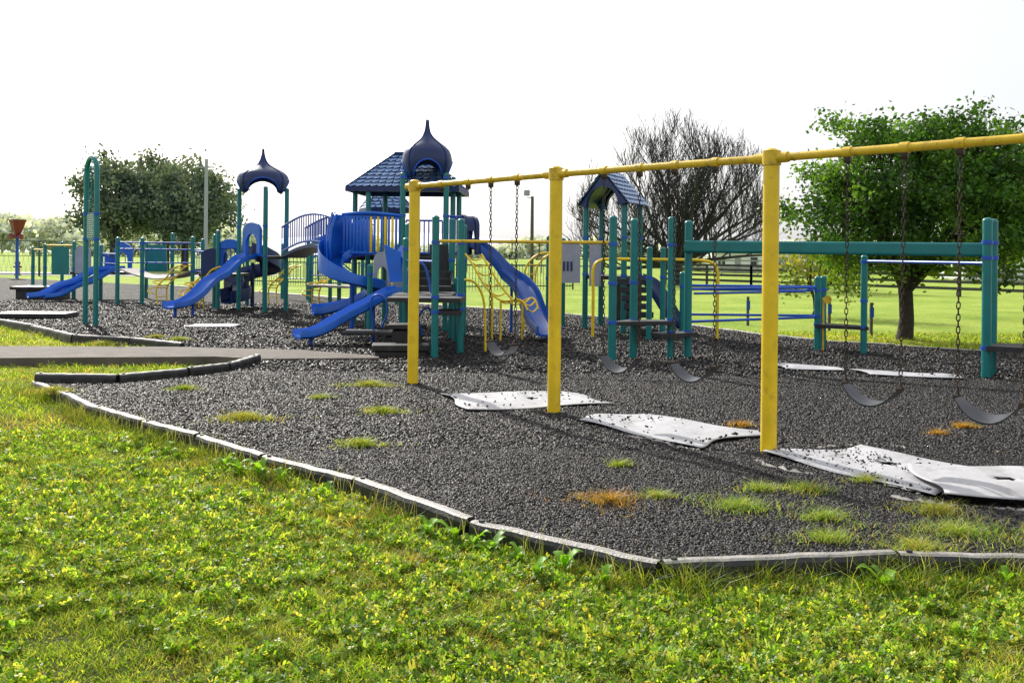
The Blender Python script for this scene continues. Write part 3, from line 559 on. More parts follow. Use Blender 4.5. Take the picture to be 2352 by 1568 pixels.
b=B();b.tube(cr([(.25,20.3,.9),(.3,20.3,1.35),(.55,20.3,1.62),(.9,20.3,1.66)],6),.022,8);b.tube(cr([(.5,20.8,.9),(.55,20.8,1.35),(.8,20.8,1.62),(1.1,20.8,1.66)],6),.022,8)
for z,x in((1.0,.26),(1.2,.27),(1.4,.33),(1.55,.5)):b.tube([(x,20.3,z),(x+.25,20.8,z)],.014,6)
b.tube([(.26,20.3,.9),(.26,20.3,-.1)],.022,8);b.tube([(.5,20.8,.9),(.5,20.8,-.1)],.022,8);T.part('climber',b,[YEL])
b=B();b.tube(cr([(-1.6,14.95,.95),(-1.62,14.95,1.35),(-1.5,14.95,1.5),(-1.35,14.95,1.4),(-1.25,14.95,1.0)],6),.018,8);b.tube(cr([(-1.45,15.6,.3),(-1.5,15.5,.6),(-1.35,15.4,.75),(-1.22,15.2,.6),(-1.25,15.1,.3)],6),.018,8);b.tube([(-1.19,14.9,1.5),(-1.87,16.9,1.5)],.018,8);b.tube([(-.83,15.6,1.55),(-.9,17.0,1.5)],.018,8);T.part('handrail',b,[BLUT])
b=B();b.tube([(-1.19,14.9,1.82),(1.55,14.7,1.82)],.026,10);
for x in(.0,.42):b.tube([(x,14.8,1.8),(x,14.8,1.62)],.008,6,1);b.tube([(x-.05,14.8,1.55),(x,14.8,1.62),(x+.05,14.8,1.55),(x-.05,14.8,1.55)],.01,6,1)
T.part('overhead_bar',b,[YELD,CHN])
# arched bridge
b=B();pA=(-3.75,21.5);pB=(-6.2,25.8);pC=(-3.2,22.2);pD=(-5.7,26.4)
for i in range(12):
    t0=i/12;t1=(i+1)/12;g=lambda p,q,t:(p[0]+(q[0]-p[0])*t,p[1]+(q[1]-p[1])*t,1.5+.28*math.sin(math.pi*t))
    q=[g(pA,pB,t0),g(pA,pB,t1),g(pC,pD,t1),g(pC,pD,t0)];b.add([Vector(v)+Z*.03 for v in q]+[Vector(v)-Z*.05 for v in q],[[0,1,2,3],[7,6,5,4],[0,4,5,1],[2,6,7,3]],1)
railing(b,pA,pB,1.62,2.28,26,.014,0,.28,.028);railing(b,pC,pD,1.62,2.28,26,.014,0,.28,.028)
T.part('arched_bridge',b,[BLUT,NAVY])
# ------------------------------------------------------------ left play structure
T=Thing('play_structure','blue and teal play structure with onion roof and wave slides','playground',(-8,27,0))
for x,y,h,c in((-7.5,26.3,3.35,(1.5,2.3)),(-6.55,25.4,3.35,(1.5,2.3)),(-6.15,26.1,3.35,(1.5,2.3)),(-6.95,27.0,3.35,(1.5,)),(-8.07,26.3,2.2,(1.2,)),(-8.5,27.4,2.1,(1.2,)),(-9.6,28.8,2.05,(1,)),(-9.75,30.2,2.0,(1,)),(-11.2,31.6,2.2,(1,)),(-11.0,28.5,2.0,(1.0,1.8)),(-11.65,28.3,2.0,(1.0,1.8)),(-13.3,31,1.8,(1,)),(-13.9,32,1.9,(1,)),(-14.4,31.5,1.9,(1,)),(-15.6,32,1.8,(1,)),(-17,34,1.7,(1.0,)),(-16.2,34.5,1.9,(1,)),(-12.4,32.5,1.9,(1,)),(-7.9,28.6,2.1,(1,)),(-5.4,28.5,1.8,(1,)),(-6.3,30,1.9,(1,)),(-4.9,27.2,1.5,(1,))):addpost(T,x,y,h,.06,c)
onion(T,-6.82,26.15,3.24,1.18,1.50,math.radians(-30),PR,.30)
b=B();b.deck([(-7.55,26.3),(-6.6,25.4),(-6.1,26.1),(-6.95,27)],1.42,1.5);b.deck([(-8.6,26.3),(-7.6,26.3),(-7.5,27.4),(-8.5,27.4)],.92,1.0);b.deck([(-14.4,31.2),(-12.6,31.2),(-12.4,32.4),(-14.2,32.4)],.82,.9);T.part('deck',b,[BLK])
b=B();b.trough([(-7.0,25.75,1.45),(-7.2,25.3,1.36),(-7.45,24.9,1.02),(-7.7,24.45,.80),(-7.9,24.0,.46),(-8.1,23.6,.28),(-8.3,23.2,.25)],.40,.11,.11);T.part('slide',b,[BLUE],'wavy blue slide')
b=B();b.tube([(-7.95,23.9,-.1),(-7.95,23.9,.42)],.04,8);b.tube([(-8.2,23.35,-.1),(-8.2,23.35,.22)],.04,8);T.part('slide_support',b,[BLUT])
b=B();b.slab(arcpanel(.85,.9,.6,.55),(-7.0,25.8,1.5),(.95,-.9,0),.08);b.slab(arcpanel(.6,.75,.5,.36),(-7.75,26.35,1.2),(1,0,0),.06);b.slab(arcpanel(.7,.7,.0,.4),(-8.2,26.4,1.0),(1,.1,0),.05,1);T.part('slide_hood',b,[BLUE,NAVY])
b=B();b.trough([(-7.5,27,1.5),(-7.2,27.3,1.4),(-7.0,27.6,1.2),(-7.1,28.1,1.0),(-7.6,28.2,.85),(-8.0,27.8,.65),(-7.9,27.3,.45),(-7.6,26.9,.3),(-7.9,26.5,.2)],.5,.3,.35);b.tube([(-7.5,27.7,-.1),(-7.5,27.7,1.3)],.06,8);T.part('slide',b,[NAVY],'dark blue spiral slide')
for dx in(0,.5):
    b=B();b.trough([(-13.0+dx,30.6,1.0),(-13.2+dx,30.3,.95),(-13.6+dx,29.9,.62),(-13.95+dx,29.6,.48),(-14.3+dx,29.25,.22),(-14.65+dx,29.0,.16)],.42,.10,.10);T.part('slide',b,[BLUE],'low wavy blue slide')
b=B();b.slab(arcpanel(.6,.9,.6,.36),(-12.5,30.8,.95),(1,-.2,0),.08);b.slab([(0,0),(.4,.0),(.4,.3),(0,.55)],(-13.0,30.6,.95),(.5,1,0),.06);T.part('slide_hood',b,[BLUE])
b=B();b.slab(arcpanel(.5,.9,.0,.3),(-13.7,30.6,.85),(1,0,0),.05);T.part('play_panel',b,[GREY])
b=B();b.slab([(-.28,0),(.28,0),(.28,.9),(-.28,.9)],(-14.9,31.6,.8),(1,0,0),.05);T.part('play_panel',b,[TEAL])
b=B();b.slab([(-.35,0),(.35,0),(.3,.9),(-.3,.9)],(-12.0,32.4,.9),(1,0,0),.05);T.part('play_panel',b,[TEAL])
b=B()
for z in(1.65,1.85):
    for (p,q) in(((-11.65,28.3),(-9.6,28.8)),((-11.2,31.6),(-9.75,30.2))):
        b.tube([(p[0],p[1],z),(q[0],q[1],z)],.022,8)
for i in range(9):
    t=i/8;b.tube([(-11.65+2.05*t,28.3+.5*t,1.85),(-11.2+1.45*t,31.6-1.4*t,1.85)],.016,6)
railing(b,(-11.65,28.3),(-9.6,28.8),1.25,1.65,10,.012);T.part('overhead_ladder',b,[BLUT])
b=B()
for i in range(12):
    t0=i/12;t1=(i+1)/12;g=lambda t,o:(-11.65+2.05*t+.2*o,28.4+.5*t+o,1.05-.28*math.sin(math.pi*t));q=[g(t0,0),g(t1,0),g(t1,.9),g(t0,.9)];b.add([Vector(v)+Z*.02 for v in q]+[Vector(v)-Z*.02 for v in q],[[0,1,2,3],[7,6,5,4],[0,4,5,1],[2,6,7,3]],0)
T.part('hanging_walkway',b,[TANN])
for cx,cy,s in((-8.6,26.0,1),(-9.0,26.8,1),(-10.4,28.2,.9),(-7.3,29.0,1),(-5.7,27.6,1)):
    b=B();a=cr([(cx,cy,-.1),(cx-.05,cy,.5),(cx+.25,cy,.85),(cx+.45,cy,1.1),(cx+.7,cy,1.2)],5);c=[p+Vector((.1,.55,0)) for p in a];b.tube(a,.022,8);b.tube(c,.022,8)
    for i in range(3,len(a),3):b.tube([a[i],c[i]],.016,6)
    b.tube(cr([(cx-.1,cy,.35),(cx-.35,cy+.1,.4),(cx-.3,cy+.3,.5),(cx+.1,cy+.5,.5)],5),.018,6);b.tube(cr([(cx+.1,cy,.6),(cx-.2,cy+.1,.68),(cx-.15,cy+.3,.72),(cx+.2,cy+.5,.75)],5),.018,6);T.part('climber',b,[YEL])
b=B();b.tube([(-15.6,32,1.75),(-14.4,31.5,1.75)],.025,8);b.tube([(-17,34,1.6),(-15.6,32,1.6)],.025,8);T.part('overhead_bar',b,[YEL])
for p,q,z0_,z1_,n_ in(((-8.07,26.3),(-7.5,26.3),1.05,1.7,5),((-9.6,28.8),(-8.5,27.4),1.0,1.6,10),((-13.3,31),(-11.65,28.3),1.2,1.5,8),((-6.3,30),(-5.4,28.5),.9,1.6,8),((-16.2,34.5),(-14.4,31.5),.9,1.4,10)):
    b=B();railing(b,p,q,z0_,z1_,n_);T.part('railing',b,[BLUT])
b=B();b.deck([(-5.9,27.6),(-4.6,26.6),(-4.2,27.2),(-5.4,28.3)],.62,.68);b.tube([(-4.5,26.9,-.1),(-4.5,26.9,.62)],.04,8,1);T.part('platform',b,[TANN,TEAL])
b=B();b.box((-15.4,31.5,.35),(1.6,1.2,.1),0);b.box((-15.4,31.5,.12),(1.3,1.0,.4),0);T.part('platform',b,[BLK])
T=Thing('step_platform','low black step platform lying beside the mulch edge','platform',(-10.9,22,0))
b=B();b.box((-11.2,22.6,.08),(1.6,.9,.10),.1);b.box((-11.2,22.6,.0),(1.4,.7,.12),.1);T.part('deck',b,[BLK])
# third small unit behind
T=Thing('climbing_unit','small teal and blue climbing unit with domed top on the mulch','playground',(-5.5,30,0))
for x,y,h in((-7.9,33,1.9),(-6.9,32.4,2.0),(-6.0,33.4,1.9),(-4.8,30.8,1.9),(-3.6,30,1.9),(-7.2,34.5,1.8)):addpost(T,x,y,h,.06,(1.2,))
b=B();railing(b,(-7.9,33),(-6.9,32.4),.7,1.5,7);railing(b,(-6.9,32.4),(-6.0,33.4),.7,1.5,7);b.tube(cr([(-6.9,32.4,1.3),(-6.5,32.2,1.5),(-6.0,32.5,1.4),(-5.5,32.8,1.0)],5),.03,8);T.part('railing',b,[TEAL])
b=B();railing(b,(-4.8,30.8),(-3.6,30),.7,1.5,7,.014);T.part('railing',b,[TEAL])
b=B();vs=[]
for k in range(6):
    for j in range(17):
        a=math.pi*2*j/16;r=.55*math.cos(k/5*1.5);vs.append((-6.4+r*math.cos(a),32.9+r*math.sin(a),1.75+.5*math.sin(k/5*1.5)))
b.add(vs,[[k*17+j,k*17+j+1,(k+1)*17+j+1,(k+1)*17+j] for k in range(5) for j in range(16)],0,True);T.part('dome_roof',b,[TEAL])
# ------------------------------------------------------------ right play structures
T=Thing('play_tower','small teal play tower with blue gabled shingle roof and grey panel','playground',(2.2,21,0))
for x,y in((1.62,21.1),(2.34,20.0),(2.05,22.0),(2.78,20.9)):addpost(T,x,y,2.85,.06,(1.2,2.0,2.7))
addpost(T,.82,21.3,2.05,.06,(1.1,));addpost(T,1.15,21.6,2.0,.06,(1.1,))
b=B();f0=Vector((1.62,21.1,0));f1=Vector((2.34,20,0));dx_=(f1-f0).normalized();bk=Vector((.43,.9,0));mid=(f0+f1)/2
W=.82;z0=2.72;H=.68
poly=[(-W,z0),(0,z0+H),(W,z0),(W*.72,z0-.05)]+[(.55*math.cos(a),z0-.05+.42*math.sin(a)) for a in np.linspace(0,math.pi,11)]+[(-W*.72,z0-.05)]
for o_ in(mid-bk*.12,mid+bk*1.1):b.slab(poly,(o_.x,o_.y,0),dx_,.06,1)
for sg in(-1,1):
    e0=mid-bk*.2+dx_*sg*(W+.06)+Z*(z0-.03);e1=mid+bk*1.2+dx_*sg*(W+.06)+Z*(z0-.03);t0=mid-bk*.2+Z*(z0+H+.03);t1=mid+bk*1.2+Z*(z0+H+.03)
    b.add([e0,e1,t1,t0],[[0,1,2,3]],1);shingles(b,e0,e1,t0,t1,7,.16)
T.part('gable_roof',b,[SHIN,NAVY])
b=B();b.deck([(1.6,21.1),(2.34,20),(2.8,20.9),(2.05,22)],1.1,1.18);T.part('deck',b,[BLK])
b=B();b.slab([(-.27,0),(.27,0),(.27,.8),(.18,.92),(.07,.86),(-.07,.86),(-.18,.92),(-.27,.8)],(1.2,20.6,1.02),(1,.0,0),.06)
for x in(1.12,1.2,1.28):b.slab([(-.02,0),(.02,0),(.02,.2),(-.02,.2)],(x,20.56,1.28),(1,0,0),.03,1)
T.part('play_panel',b,[GREY,NAVY])
b=B();b.slab([(-.17,0),(.17,0),(.17,.9),(-.17,.9)],(1.8,20.7,.95),(.7,-1,0),.05);T.part('play_panel',b,[GREY,NAVY])
b=B()
for i in range(7):b.box((2.45+.03*i,19.7-.13*i,1.08-.16*i),(.55,.06,.12),-.1)
b.slab([(0,0),(.5,0),(.5,1.0),(0,1.0)],(2.2,20.2,.15),(1,-.2,0),.04);T.part('stair',b,[BLK])
b=B();b.trough([(2.75,20.6,1.1),(2.95,20.5,1.0),(3.15,20.3,.7),(3.35,20.1,.35),(3.55,19.95,.15)],.4,.12,.12);T.part('slide',b,[NAVY])
T=Thing('fitness_bars','teal posts with black step platforms and blue parallel bars','playground',(3,15,0))
for x,y,h,c in((1.55,14.7,2.24,(.6,1.8,1.2)),(1.94,15.2,2.22,(.6,1.2)),(2.52,15.1,2.25,(.42,.62,1.8)),(2.82,15.3,2.2,(.42,1.78)),(2.66,18.5,1.8,(1.2,)),(3.0,19,1.8,(1.2,)),(3.53,19.8,1.3,(1,)),(5.37,16.8,1.3,(.45,.6,1.05)),(5.6,17.2,1.3,(.45,1.05)),(6.0,16.3,1.68,(.45,.9,1.56)),(6.5,13.1,2.2,(.42,1.65,1.86)),(6.78,13.5,2.2,(.42,1.65,1.86))):addpost(T,x,y,h,.062 if y<16 else .055,c)
b=B();b.bar((2.75,15.22,1.78),(6.6,13.2,1.76),.08,.11);b.tube([(2.75,15.22,1.84),(6.6,13.2,1.82)],.035,10);b.tube([(2.75,15.22,1.72),(6.6,13.2,1.70)],.04,10);T.part('overhead_beam',b,[TEAL])
b=B();b.tube([(6.0,16.3,1.57),(6.6,13.2,1.57)],.025,8)
for (p,q) in(((2.82,15.3),(5.37,16.8)),((3.2,17.2),(5.6,17.2))):
    for z in(1.1,.58):
        b.tube([(p[0],p[1],z),(q[0],q[1],z)],.022,8)
        if z>1:b.tube([(p[0]+.1,p[1],z-.07),(q[0]-.25,q[1]-.05,z-.07),(q[0]-.1,q[1]-.03,z)],.018,8)
T.part('parallel_bars',b,[BLUT])
b=B();b.deck([(1.5,14.65),(2.55,14.95),(2.5,15.3),(1.9,15.3)],.55,.61);b.deck([(2.3,14.7),(2.95,15.2),(2.8,15.4),(2.2,15.1)],.36,.42);b.tube([(2.0,15.0,.3),(2.0,15.0,.55)],.03,8);T.part('platform',b,[BLK])
b=B();b.deck([(5.3,16.7),(6.05,16.2),(6.05,16.7),(5.5,17.2)],.4,.46);T.part('platform',b,[BLK])
b=B();b.deck([(6.45,13.0),(8.2,12.2),(8.4,12.9),(6.8,13.55)],.38,.45);T.part('platform',b,[BLK])
b=B();b.tube(cr([(1.61,18.9,-.1),(1.61,18.9,.8),(1.61,18.9,1.35),(1.75,18.9,1.52),(2.0,18.9,1.55)],6),.03,8);b.tube([(2.0,18.9,1.55),(3.6,18.75,1.55)],.03,8);b.tube(cr([(3.6,18.75,1.55),(3.9,18.7,1.5),(4.02,18.7,1.3),(4.02,18.7,.7),(4.02,18.7,-.1)],6),.03,8);T.part('yellow_hoop',b,[YEL])
b=B();b.tube([(5.44,16.68,.90),(5.45,16.62,.90),(5.46,16.54,.90)],[.03,.04,.075],12);b.tube([(5.44,16.7,-.1),(5.44,16.7,.9)],.018,8);T.part('talk_tube',b,[YELD])
# ------------------------------------------------------------ arch sign
T=Thing('arch_sign','tall teal arched sign with small lettered panel standing on mulch','sign',(-9.1,20.7,0))
F1=Vector((-9.3,20.9,0));F2=Vector((-8.9,20.5,0));c=(F1+F2)/2;dv=(F2-F1)/2;r=dv.length
b=B();pts=[F1-Z*.1,F1+Z*1.5,F1+Z*3.3]+[c-dv*math.cos(a)+Z*(3.3+r*1.1*math.sin(a)) for a in np.linspace(.15,math.pi-.15,13)]+[F2+Z*3.3,F2+Z*1.5,F2-Z*.1];b.tube(pts,.055,12)
pts=[c-dv*.62*math.cos(a)+Z*(3.2+r*.7*math.sin(a)) for a in np.linspace(0,math.pi,11)];b.tube([c-dv*.62+Z*2.75]+pts+[c+dv*.62+Z*2.75],.018,6);b.tube([c+Z*2.5,c+Z*3.3],.015,6)
T.part('arch',b,[TEAL])
b=B();du=dv.normalized();b.slab([(-r*.8,1.83),(r*.8,1.83),(r*.8,2.43),(-r*.8,2.43)],(c.x,c.y,0),du,.03,0)
nr=du.cross(Z);sgn=1 if nr.y<0 else -1
for row in range(11):
    x=-r*.62
    while x<r*.5:
        L=random.uniform(.04,.1);
        if row in(0,) :L=.12
        o_=c+nr*sgn*.022;b.slab([(x,2.36-row*.047),(min(x+L,r*.62),2.36-row*.047),(min(x+L,r*.62),2.378-row*.047),(x,2.378-row*.047)],(o_.x,o_.y,0),du,.006,1);x+=L+.03
for z in(1.85,2.4):
    for p in(F1,F2):b.tube([p+Z*(z-.03),p+Z*(z+.03)],.068,12,2)
T.part('sign_panel',b,[TEAL,TEXTW,BLUT])
# ------------------------------------------------------------ funnel, hydrant, poles, stakes
T=Thing('funnel_ball_post','faded red ball funnel on a blue post beside the mulch','play funnel',(-28,54,0))
b=B();b.tube([(-27.9,54,-.1),(-27.9,54,2.5)],.09,10);T.part('post',b,[BLUT])
b=B();b.tube([(-27.9,54,2.35),(-27.9,54,2.5),(-27.9,54,2.75),(-27.9,54,3.25)],[.16,.2,.34,.52],4,0)
b.tube([(-28.1,53.9,2.2),(-28.25,53.9,2.45)],[.2,.1],8);b.tube([(-27.7,53.9,2.2),(-27.6,53.9,2.45)],[.2,.1],8);T.part('funnel',b,[RED])
T=Thing('fire_hydrant','small red fire hydrant standing beside the far road','hydrant',(-32,64,0))
b=B();b.tube([(-32,62,-.1),(-32,62,.0),(-32,62,.02),(-32,62,.6),(-32,62,.62),(-32,62,.7),(-32,62,.82),(-32,62,.9)],[.2,.2,.14,.14,.18,.18,.1,.03],10);b.tube([(-32.25,62,.45),(-31.75,62,.45)],.07,8);T.part('barrel',b,[RED])
b=B();b.tube([(-22.4,70,-.1),(-22.4,70,8.3)],[.17,.12],10);b.bar((-23.0,70,7.7),(-21.8,70,7.7),.1,.1);top(mk('utility_pole',b,[METG],(-22.4,70,0)),'tall pale wooden utility pole beside distant trees','utility pole')
T=Thing('floodlight_pole','dark wooden pole carrying a small floodlight','light pole',(1.2,58,0))
b=B();b.tube([(1.2,58,-.1),(1.2,58,5.1)],[.12,.09],10);T.part('pole',b,[WOODB])
b=B();b.bar((1.2,58,5.0),(.85,58,5.05),.05,.05);b.box((.85,57.9,5.3),(.34,.2,.34),.3);b.box((.83,57.78,5.3),(.26,.03,.26),.3,1);T.part('floodlight',b,[METG,GREY])
for x,y in((5.9,23.9),(8.04,21.4),(7.5,22.6)):
    b=B();b.box((x,y,.25),(.06,.06,.75));b.slab([(-.045,.3),(.045,.3),(.045,.52),(-.045,.52)],(x,y-.045,0),(1,0,0),.01,1);top(mk('marker_stake',b,[WOODB,BLUT],(x,y,0)),'short wooden stake with small blue tag in the grass','stake','stakes beyond the mulch')
# ------------------------------------------------------------ fences
def fence(name,label,pts,h,rails,sp,m,pr=.06,style='rail'):
    b=B()
    for i in range(len(pts)-1):
        p=Vector((*pts[i],0));q=Vector((*pts[i+1],0));L=(q-p).length;n=max(1,int(L/sp))
        for k in range(n+1):
            c=p.lerp(q,k/n);b.box((c.x,c.y,h/2-.1),(pr*2,pr*2,h+.05))
        for r_ in rails:
            if style=='rail':b.bar(p+Z*(r_*h-.1),q+Z*(r_*h-.1),.04,.13)
            else:b.tube([p+Z*(r_*h-.1),q+Z*(r_*h-.1)],.03,5)
        if style=='picket':
            n=int(L/.16)
            for k in range(n):
                c=p.lerp(q,k/n);b.tube([c+Z*-.1,c+Z*(h-.15)],.012,4,0,False)
        if style=='mesh':
            n=int(L/.3)
            for k in range(n):
                c=p.lerp(q,k/n);e=p.lerp(q,min(1,(k+1.5)/n));b.tube([c+Z*-.1,e+Z*(h-.12)],.006,3,0,False);b.tube([e+Z*-.1,c+Z*(h-.12)],.006,3,0,False)
    top(mk(name,b,[m],(*pts[0],0)),label,'fence')
fence('rail_fence','dark four-rail wooden fence across the grass field',[(9,56),(13,52),(22,41),(30,34)],1.2,(.3,.55,.8,1.0),2.4,FENB)
fence('rail_fence','long rail fence paled by painted haze in the far field',[(-4,85),(16,88),(60,80)],1.3,(.5,1.0),3,FENP)
fence('picket_fence','dark green metal picket fence beyond the playground',[(-14,50),(-3,44),(3.0,47)],1.25,(.15,.95),2.4,FENG,.04,'picket')
fence('chain_link_fence','tall dark green chain link fence by the far road',[(-60,62),(-42,60),(-27,61)],2.2,(0.05,1.0),3,FENG,.05,'mesh')
# ------------------------------------------------------------ houses
def house(x,y,w,d,h,rh,lab):
    T=Thing('house',lab,'house',(x,y,-.1))
    b=B();b.box((x,y,h/2-.1),(w,d,h));b.slab([(-d/2,h-.1),(d/2,h-.1),(0,h+rh-.15)],(x-w/2+.1,y,0),(0,1,0),.2);b.slab([(-d/2,h-.1),(d/2,h-.1),(0,h+rh-.15)],(x+w/2-.1,y,0),(0,1,0),.2);T.part('wall',b,[WALLW])
    b=B()
    for s in(-1,1):
        e=[Vector((x-w/2-.3,y+s*(d/2+.3),h-.25)),Vector((x+w/2+.3,y+s*(d/2+.3),h-.25)),Vector((x+w/2+.3,y,h+rh)),Vector((x-w/2-.3,y,h+rh))];b.add(e+[v+Z*.12 for v in e],[[0,1,2,3],[4,5,6,7],[0,1,5,4],[1,2,6,5],[2,3,7,6],[3,0,4,7]])
    T.part('roof',b,[ROOFG])
    for k in(-.33,.33):
        b=B();b.box((x+k*w,y-d/2-.02,h*.55-.1),(w*.14,.08,h*.35));T.part('window',b,[DARKW])
    b=B();b.box((x,y-d/2-.02,h*.36-.1),(w*.12,.08,h*.7));T.part('door',b,[ROOFG])
house(23,100,5,5,2.2,1.1,'small white house with grey roof beyond the field')
house(36,72,6,4,2.1,1.0,'white farm building with pale roof behind the fence')
# ------------------------------------------------------------ trees
def leaves(C,spread,per,size,cols,flat=.75):
    n=len(C)*per;c=np.repeat(C,per,0)+rng.normal(0,1,(n,3))*spread*np.array([1,1,flat])
    a=rng.normal(0,1,(n,3));a/=np.linalg.norm(a,axis=1)[:,None];b_=rng.normal(0,1,(n,3));b_-=a*(a*b_).sum(1)[:,None];b_/=np.linalg.norm(b_,axis=1)[:,None]
    s=size*rng.uniform(.6,1.4,(n,1));V=np.stack([c-a*s,c-b_*s*.6,c+a*s,c+b_*s*.6],1).reshape(-1,3);F=np.arange(n*4).reshape(-1,4)
    cc=np.array(cols)[rng.integers(0,len(cols),len(C))];cc=np.repeat(cc,per,0)*rng.uniform(.65,1.35,(n,1));return V,F,np.repeat(cc,4,0)
def tree(base,ht,ctr,rad,ncl,per,size,spread,cols,label,tr=.16,lm=LEAF,low=.0,bark=BARK,lobes=None,yel=None):
    T=Thing('tree',label,'tree',(base[0],base[1],-.1));base=Vector((*base,-.15));C=[]
    ctr=np.array(ctr);rad=np.array(rad)
    while len(C)<ncl:
        p=rng.normal(0,1,3);p/=np.linalg.norm(p);r=rng.uniform(.3,1.0)**.6
        bump=1+.13*math.sin(p[0]*5+p[2]*4+base[0])+.09*math.sin(p[1]*7+p[2]*9)
        if p[2]*r<-.75+low:continue
        q=p*r*bump
        if q[2]<0:q[:2]*=1-.1*q[2]
        C.append(ctr+q*rad)
    C=np.array(C)
    b=B();fork=base+Z*(ht+.1);b.tube([base,base+Z*.15,base+Z*ht*.5+Vector((.03,0,0)),fork],[tr*1.5,tr*1.08,tr*.95,tr*.9],10)
    limbs=[]
    for k in range(11):
        a=2*math.pi*k/11+.3;el=.55+.75*((k*37)%11)/11;L=1.0
        e=Vector(ctr)+Vector((math.cos(a)*rad[0]*.62*math.cos(el),math.sin(a)*rad[1]*.62*math.cos(el),rad[2]*.75*math.sin(el)-rad[2]*.15))
        m_=fork.lerp(e,.5)+Vector((0,0,-.06*rad[2]))+Vector((math.cos(a),math.sin(a),0))*rad[0]*.08;pts=cr([fork-Z*.08,m_,e],6);b.tube(pts,list(np.linspace(tr*.5,tr*.12,len(pts))),6);limbs+=pts[2:]
    LA=np.array([tuple(p) for p in limbs])
    for c in C:
        d_=((LA-c)**2).sum(1)+.6*np.maximum(0,LA[:,2]-c[2])**2;j=int(d_.argmin());s=Vector(LA[j]);e=Vector(c);m_=s.lerp(e,.5)+Vector((0,0,.05*rad[2]*random.uniform(-1,1)));b.tube([s,m_,e],[tr*.13,tr*.08,tr*.03],4,0,False)
    T.part('trunk',b,[bark])
    V,F,c=leaves(C,spread,per,size,cols)
    if yel is not None:
        k=(V[:,2]<yel)&(rng.uniform(0,1,len(V)//4).repeat(4)<.5);c[k]=c[k]*np.array([2.3,1.5,.6])
    o=npmesh('crown',V,F,[lm],c,(base[0],base[1],-.1));o.location=(0,0,0);o.parent=T.e
GR=[(.05,.13,.017),(.08,.20,.025),(.03,.085,.012),(.14,.28,.04)]
tree((8.35,20.3),1.0,(8.75,20.4,2.85),(2.8,2.3,1.88),360,140,.05,.185,GR,'broad leafy green tree with dark trunk on the lawn',.16,low=-.05,yel=1.8)
tree((16.0,27.0),1.4,(15.2,27.0,3.1),(3.2,2.3,2.0),150,90,.075,.3,[(.10,.22,.045),(.15,.27,.06)],'lighter green leafy tree behind a darker one',.15)
tree((8.7,27.5),.5,(9.0,27.5,1.3),(1.3,1.2,.8),45,50,.06,.25,[(.25,.3,.04),(.32,.3,.05),(.12,.18,.03)],'low yellowing shrubby tree in the field',.06)
HZ=[(.15,.20,.15),(.21,.27,.20),(.11,.16,.13)]  # aerial haze put into the leaf colours of the far trees
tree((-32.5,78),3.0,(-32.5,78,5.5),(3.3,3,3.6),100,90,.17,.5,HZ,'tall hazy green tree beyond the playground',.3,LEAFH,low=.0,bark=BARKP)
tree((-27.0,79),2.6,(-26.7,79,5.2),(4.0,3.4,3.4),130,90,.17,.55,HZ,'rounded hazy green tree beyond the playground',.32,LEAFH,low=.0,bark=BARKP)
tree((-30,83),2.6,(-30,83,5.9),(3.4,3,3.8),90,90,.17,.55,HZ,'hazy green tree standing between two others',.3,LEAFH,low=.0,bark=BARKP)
# bare tree
BX=9.6
T=Thing('tree','large bare tree with dense upswept twigs in the field','tree',(BX,56,-.1))
b=B();CT=Vector((BX,56,1.6))
def inside(p,k):
    q=p-CT;return (q.x/6.9)**2+(q.y/6)**2+(max(q.z,0)/8.6)**2<k and p.z>.8
def grow(p,d_,L,r,dep):
    n=5;pts=[p];R=[r];cur=p.copy();d_=d_.copy();br=[];kk=random.uniform(.75,1.12)
    up=(.0,.07,.14,.2,.22)[dep]
    for i in range(n):
        d_=(d_+Vector((random.gauss(0,.09),random.gauss(0,.09),up+random.gauss(0,.05)))).normalized();cur=cur+d_*L/n
        if not inside(cur,kk):break
        pts.append(cur.copy());R.append(max(.010,r*(1-.75*(i+1)/n)));br.append((cur.copy(),d_.copy(),R[-1]))
    if len(pts)<2:return
    b.tube(pts,R,6 if dep<1 else (4 if dep<3 else 3),0,False)
    if dep>=4:return
    k=(8,6,4,3)[dep]
    for j in range(k):
        q,dd_,rr=br[min(len(br)-1,max(0,int(len(br)*(j+.8)/k)))]
        s=Vector((random.gauss(0,1),random.gauss(0,1),random.uniform(-.1,.7))).normalized()
        nd=(dd_*.6+s*.75+Z*(.30 if dep>0 else .2)).normalized()
        grow(q-dd_*random.uniform(0,L/n),nd,L*random.uniform(.40,.60),max(rr*.68,.012),dep+1)
base=Vector((BX,56,-.2));b.tube([base,base+Z*.4,base+Z*1.4],[.55,.4,.36],10)
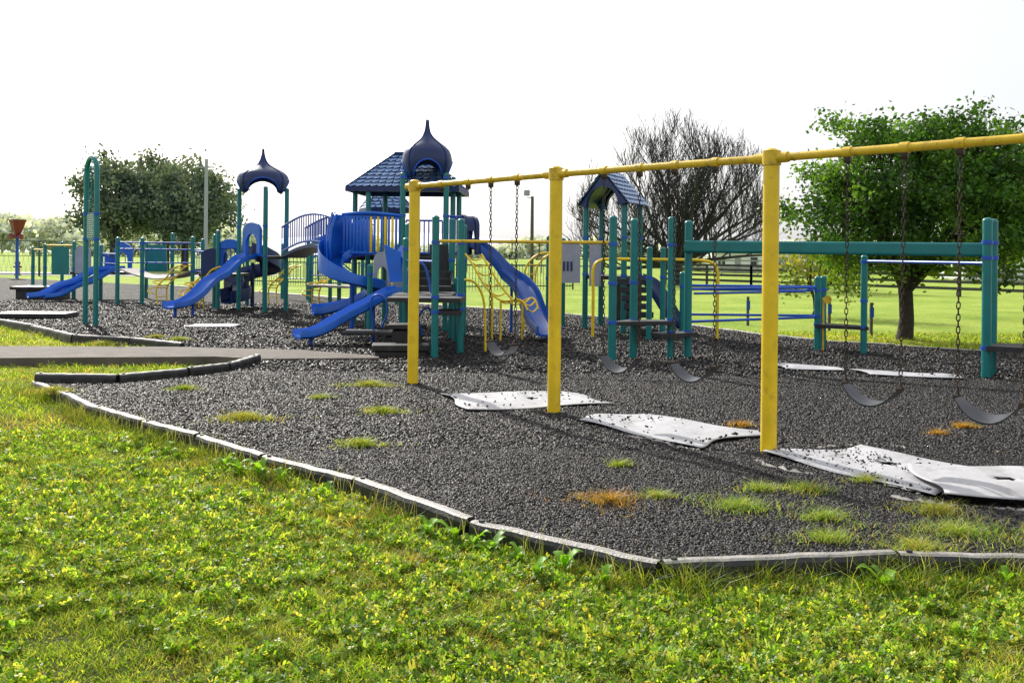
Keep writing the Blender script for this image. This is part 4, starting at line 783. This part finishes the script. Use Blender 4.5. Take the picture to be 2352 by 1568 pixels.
for k in range(16):
    el=(.15,.5,.85,1.25)[k%4];a=(0 if k%2 else math.pi)+random.uniform(-1.0,1.0) if k%4 in(0,1) else random.uniform(0,6.28)
    if k%4==0:a=(0 if (k//4)%2 else math.pi)+random.uniform(-.5,.5)
    if k%4==1:a=(math.pi if (k//4)%2 else 0)+random.uniform(-.8,.8)
    grow(base+Z*random.uniform(1.1,1.6),Vector((math.cos(a)*math.cos(el),math.sin(a)*math.cos(el),math.sin(el))),6.4,.15,0)
T.part('trunk',b,[BARKP])
# distant woods
def woods(name,x0,x1,y,hf,n,size,cols,label):
    x=rng.uniform(x0,x1,n);hh=hf(x);z=hh*np.sqrt(rng.uniform(0,1,n));C=np.stack([x,y+rng.normal(0,4,n),z-.1],1);V,F,c=leaves(C,size*.7,3,size,cols)
    top(npmesh(name,V,F,[LEAFH],c),label,'woods',kind='stuff')
PALE=[(.74,.79,.82),(.78,.82,.85),(.70,.75,.79)]  # distance haze painted as near-white foliage colours
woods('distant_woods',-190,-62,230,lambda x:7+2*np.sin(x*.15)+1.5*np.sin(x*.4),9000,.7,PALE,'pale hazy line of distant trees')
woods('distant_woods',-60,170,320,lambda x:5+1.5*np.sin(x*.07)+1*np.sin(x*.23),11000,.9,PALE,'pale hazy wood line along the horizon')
woods('distant_woods',18,60,110,lambda x:1.7+.6*np.sin(x*.35)+.4*np.sin(x*.9),4000,.4,[(.36,.42,.36),(.42,.47,.4)],'hazy green shrubs and trees behind the field')  # greens lightened in the colour to imitate haze
def hill(y,h,col,x0,x1):
    b=B();vs=[];n=60
    for i in range(n+1):
        x=x0+(x1-x0)*i/n;z=h*(.6+.25*math.sin(i*.21+y)+.15*math.sin(i*.53));vs+=[(x,y,-.5),(x,y+60,z),(x,y+160,-.5)]
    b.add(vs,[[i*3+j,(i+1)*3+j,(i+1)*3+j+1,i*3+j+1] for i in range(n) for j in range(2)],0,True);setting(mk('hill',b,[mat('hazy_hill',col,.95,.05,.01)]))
hill(480,13,(.78,.82,.84),-500,500)  # pale colour stands in for haze over the hill
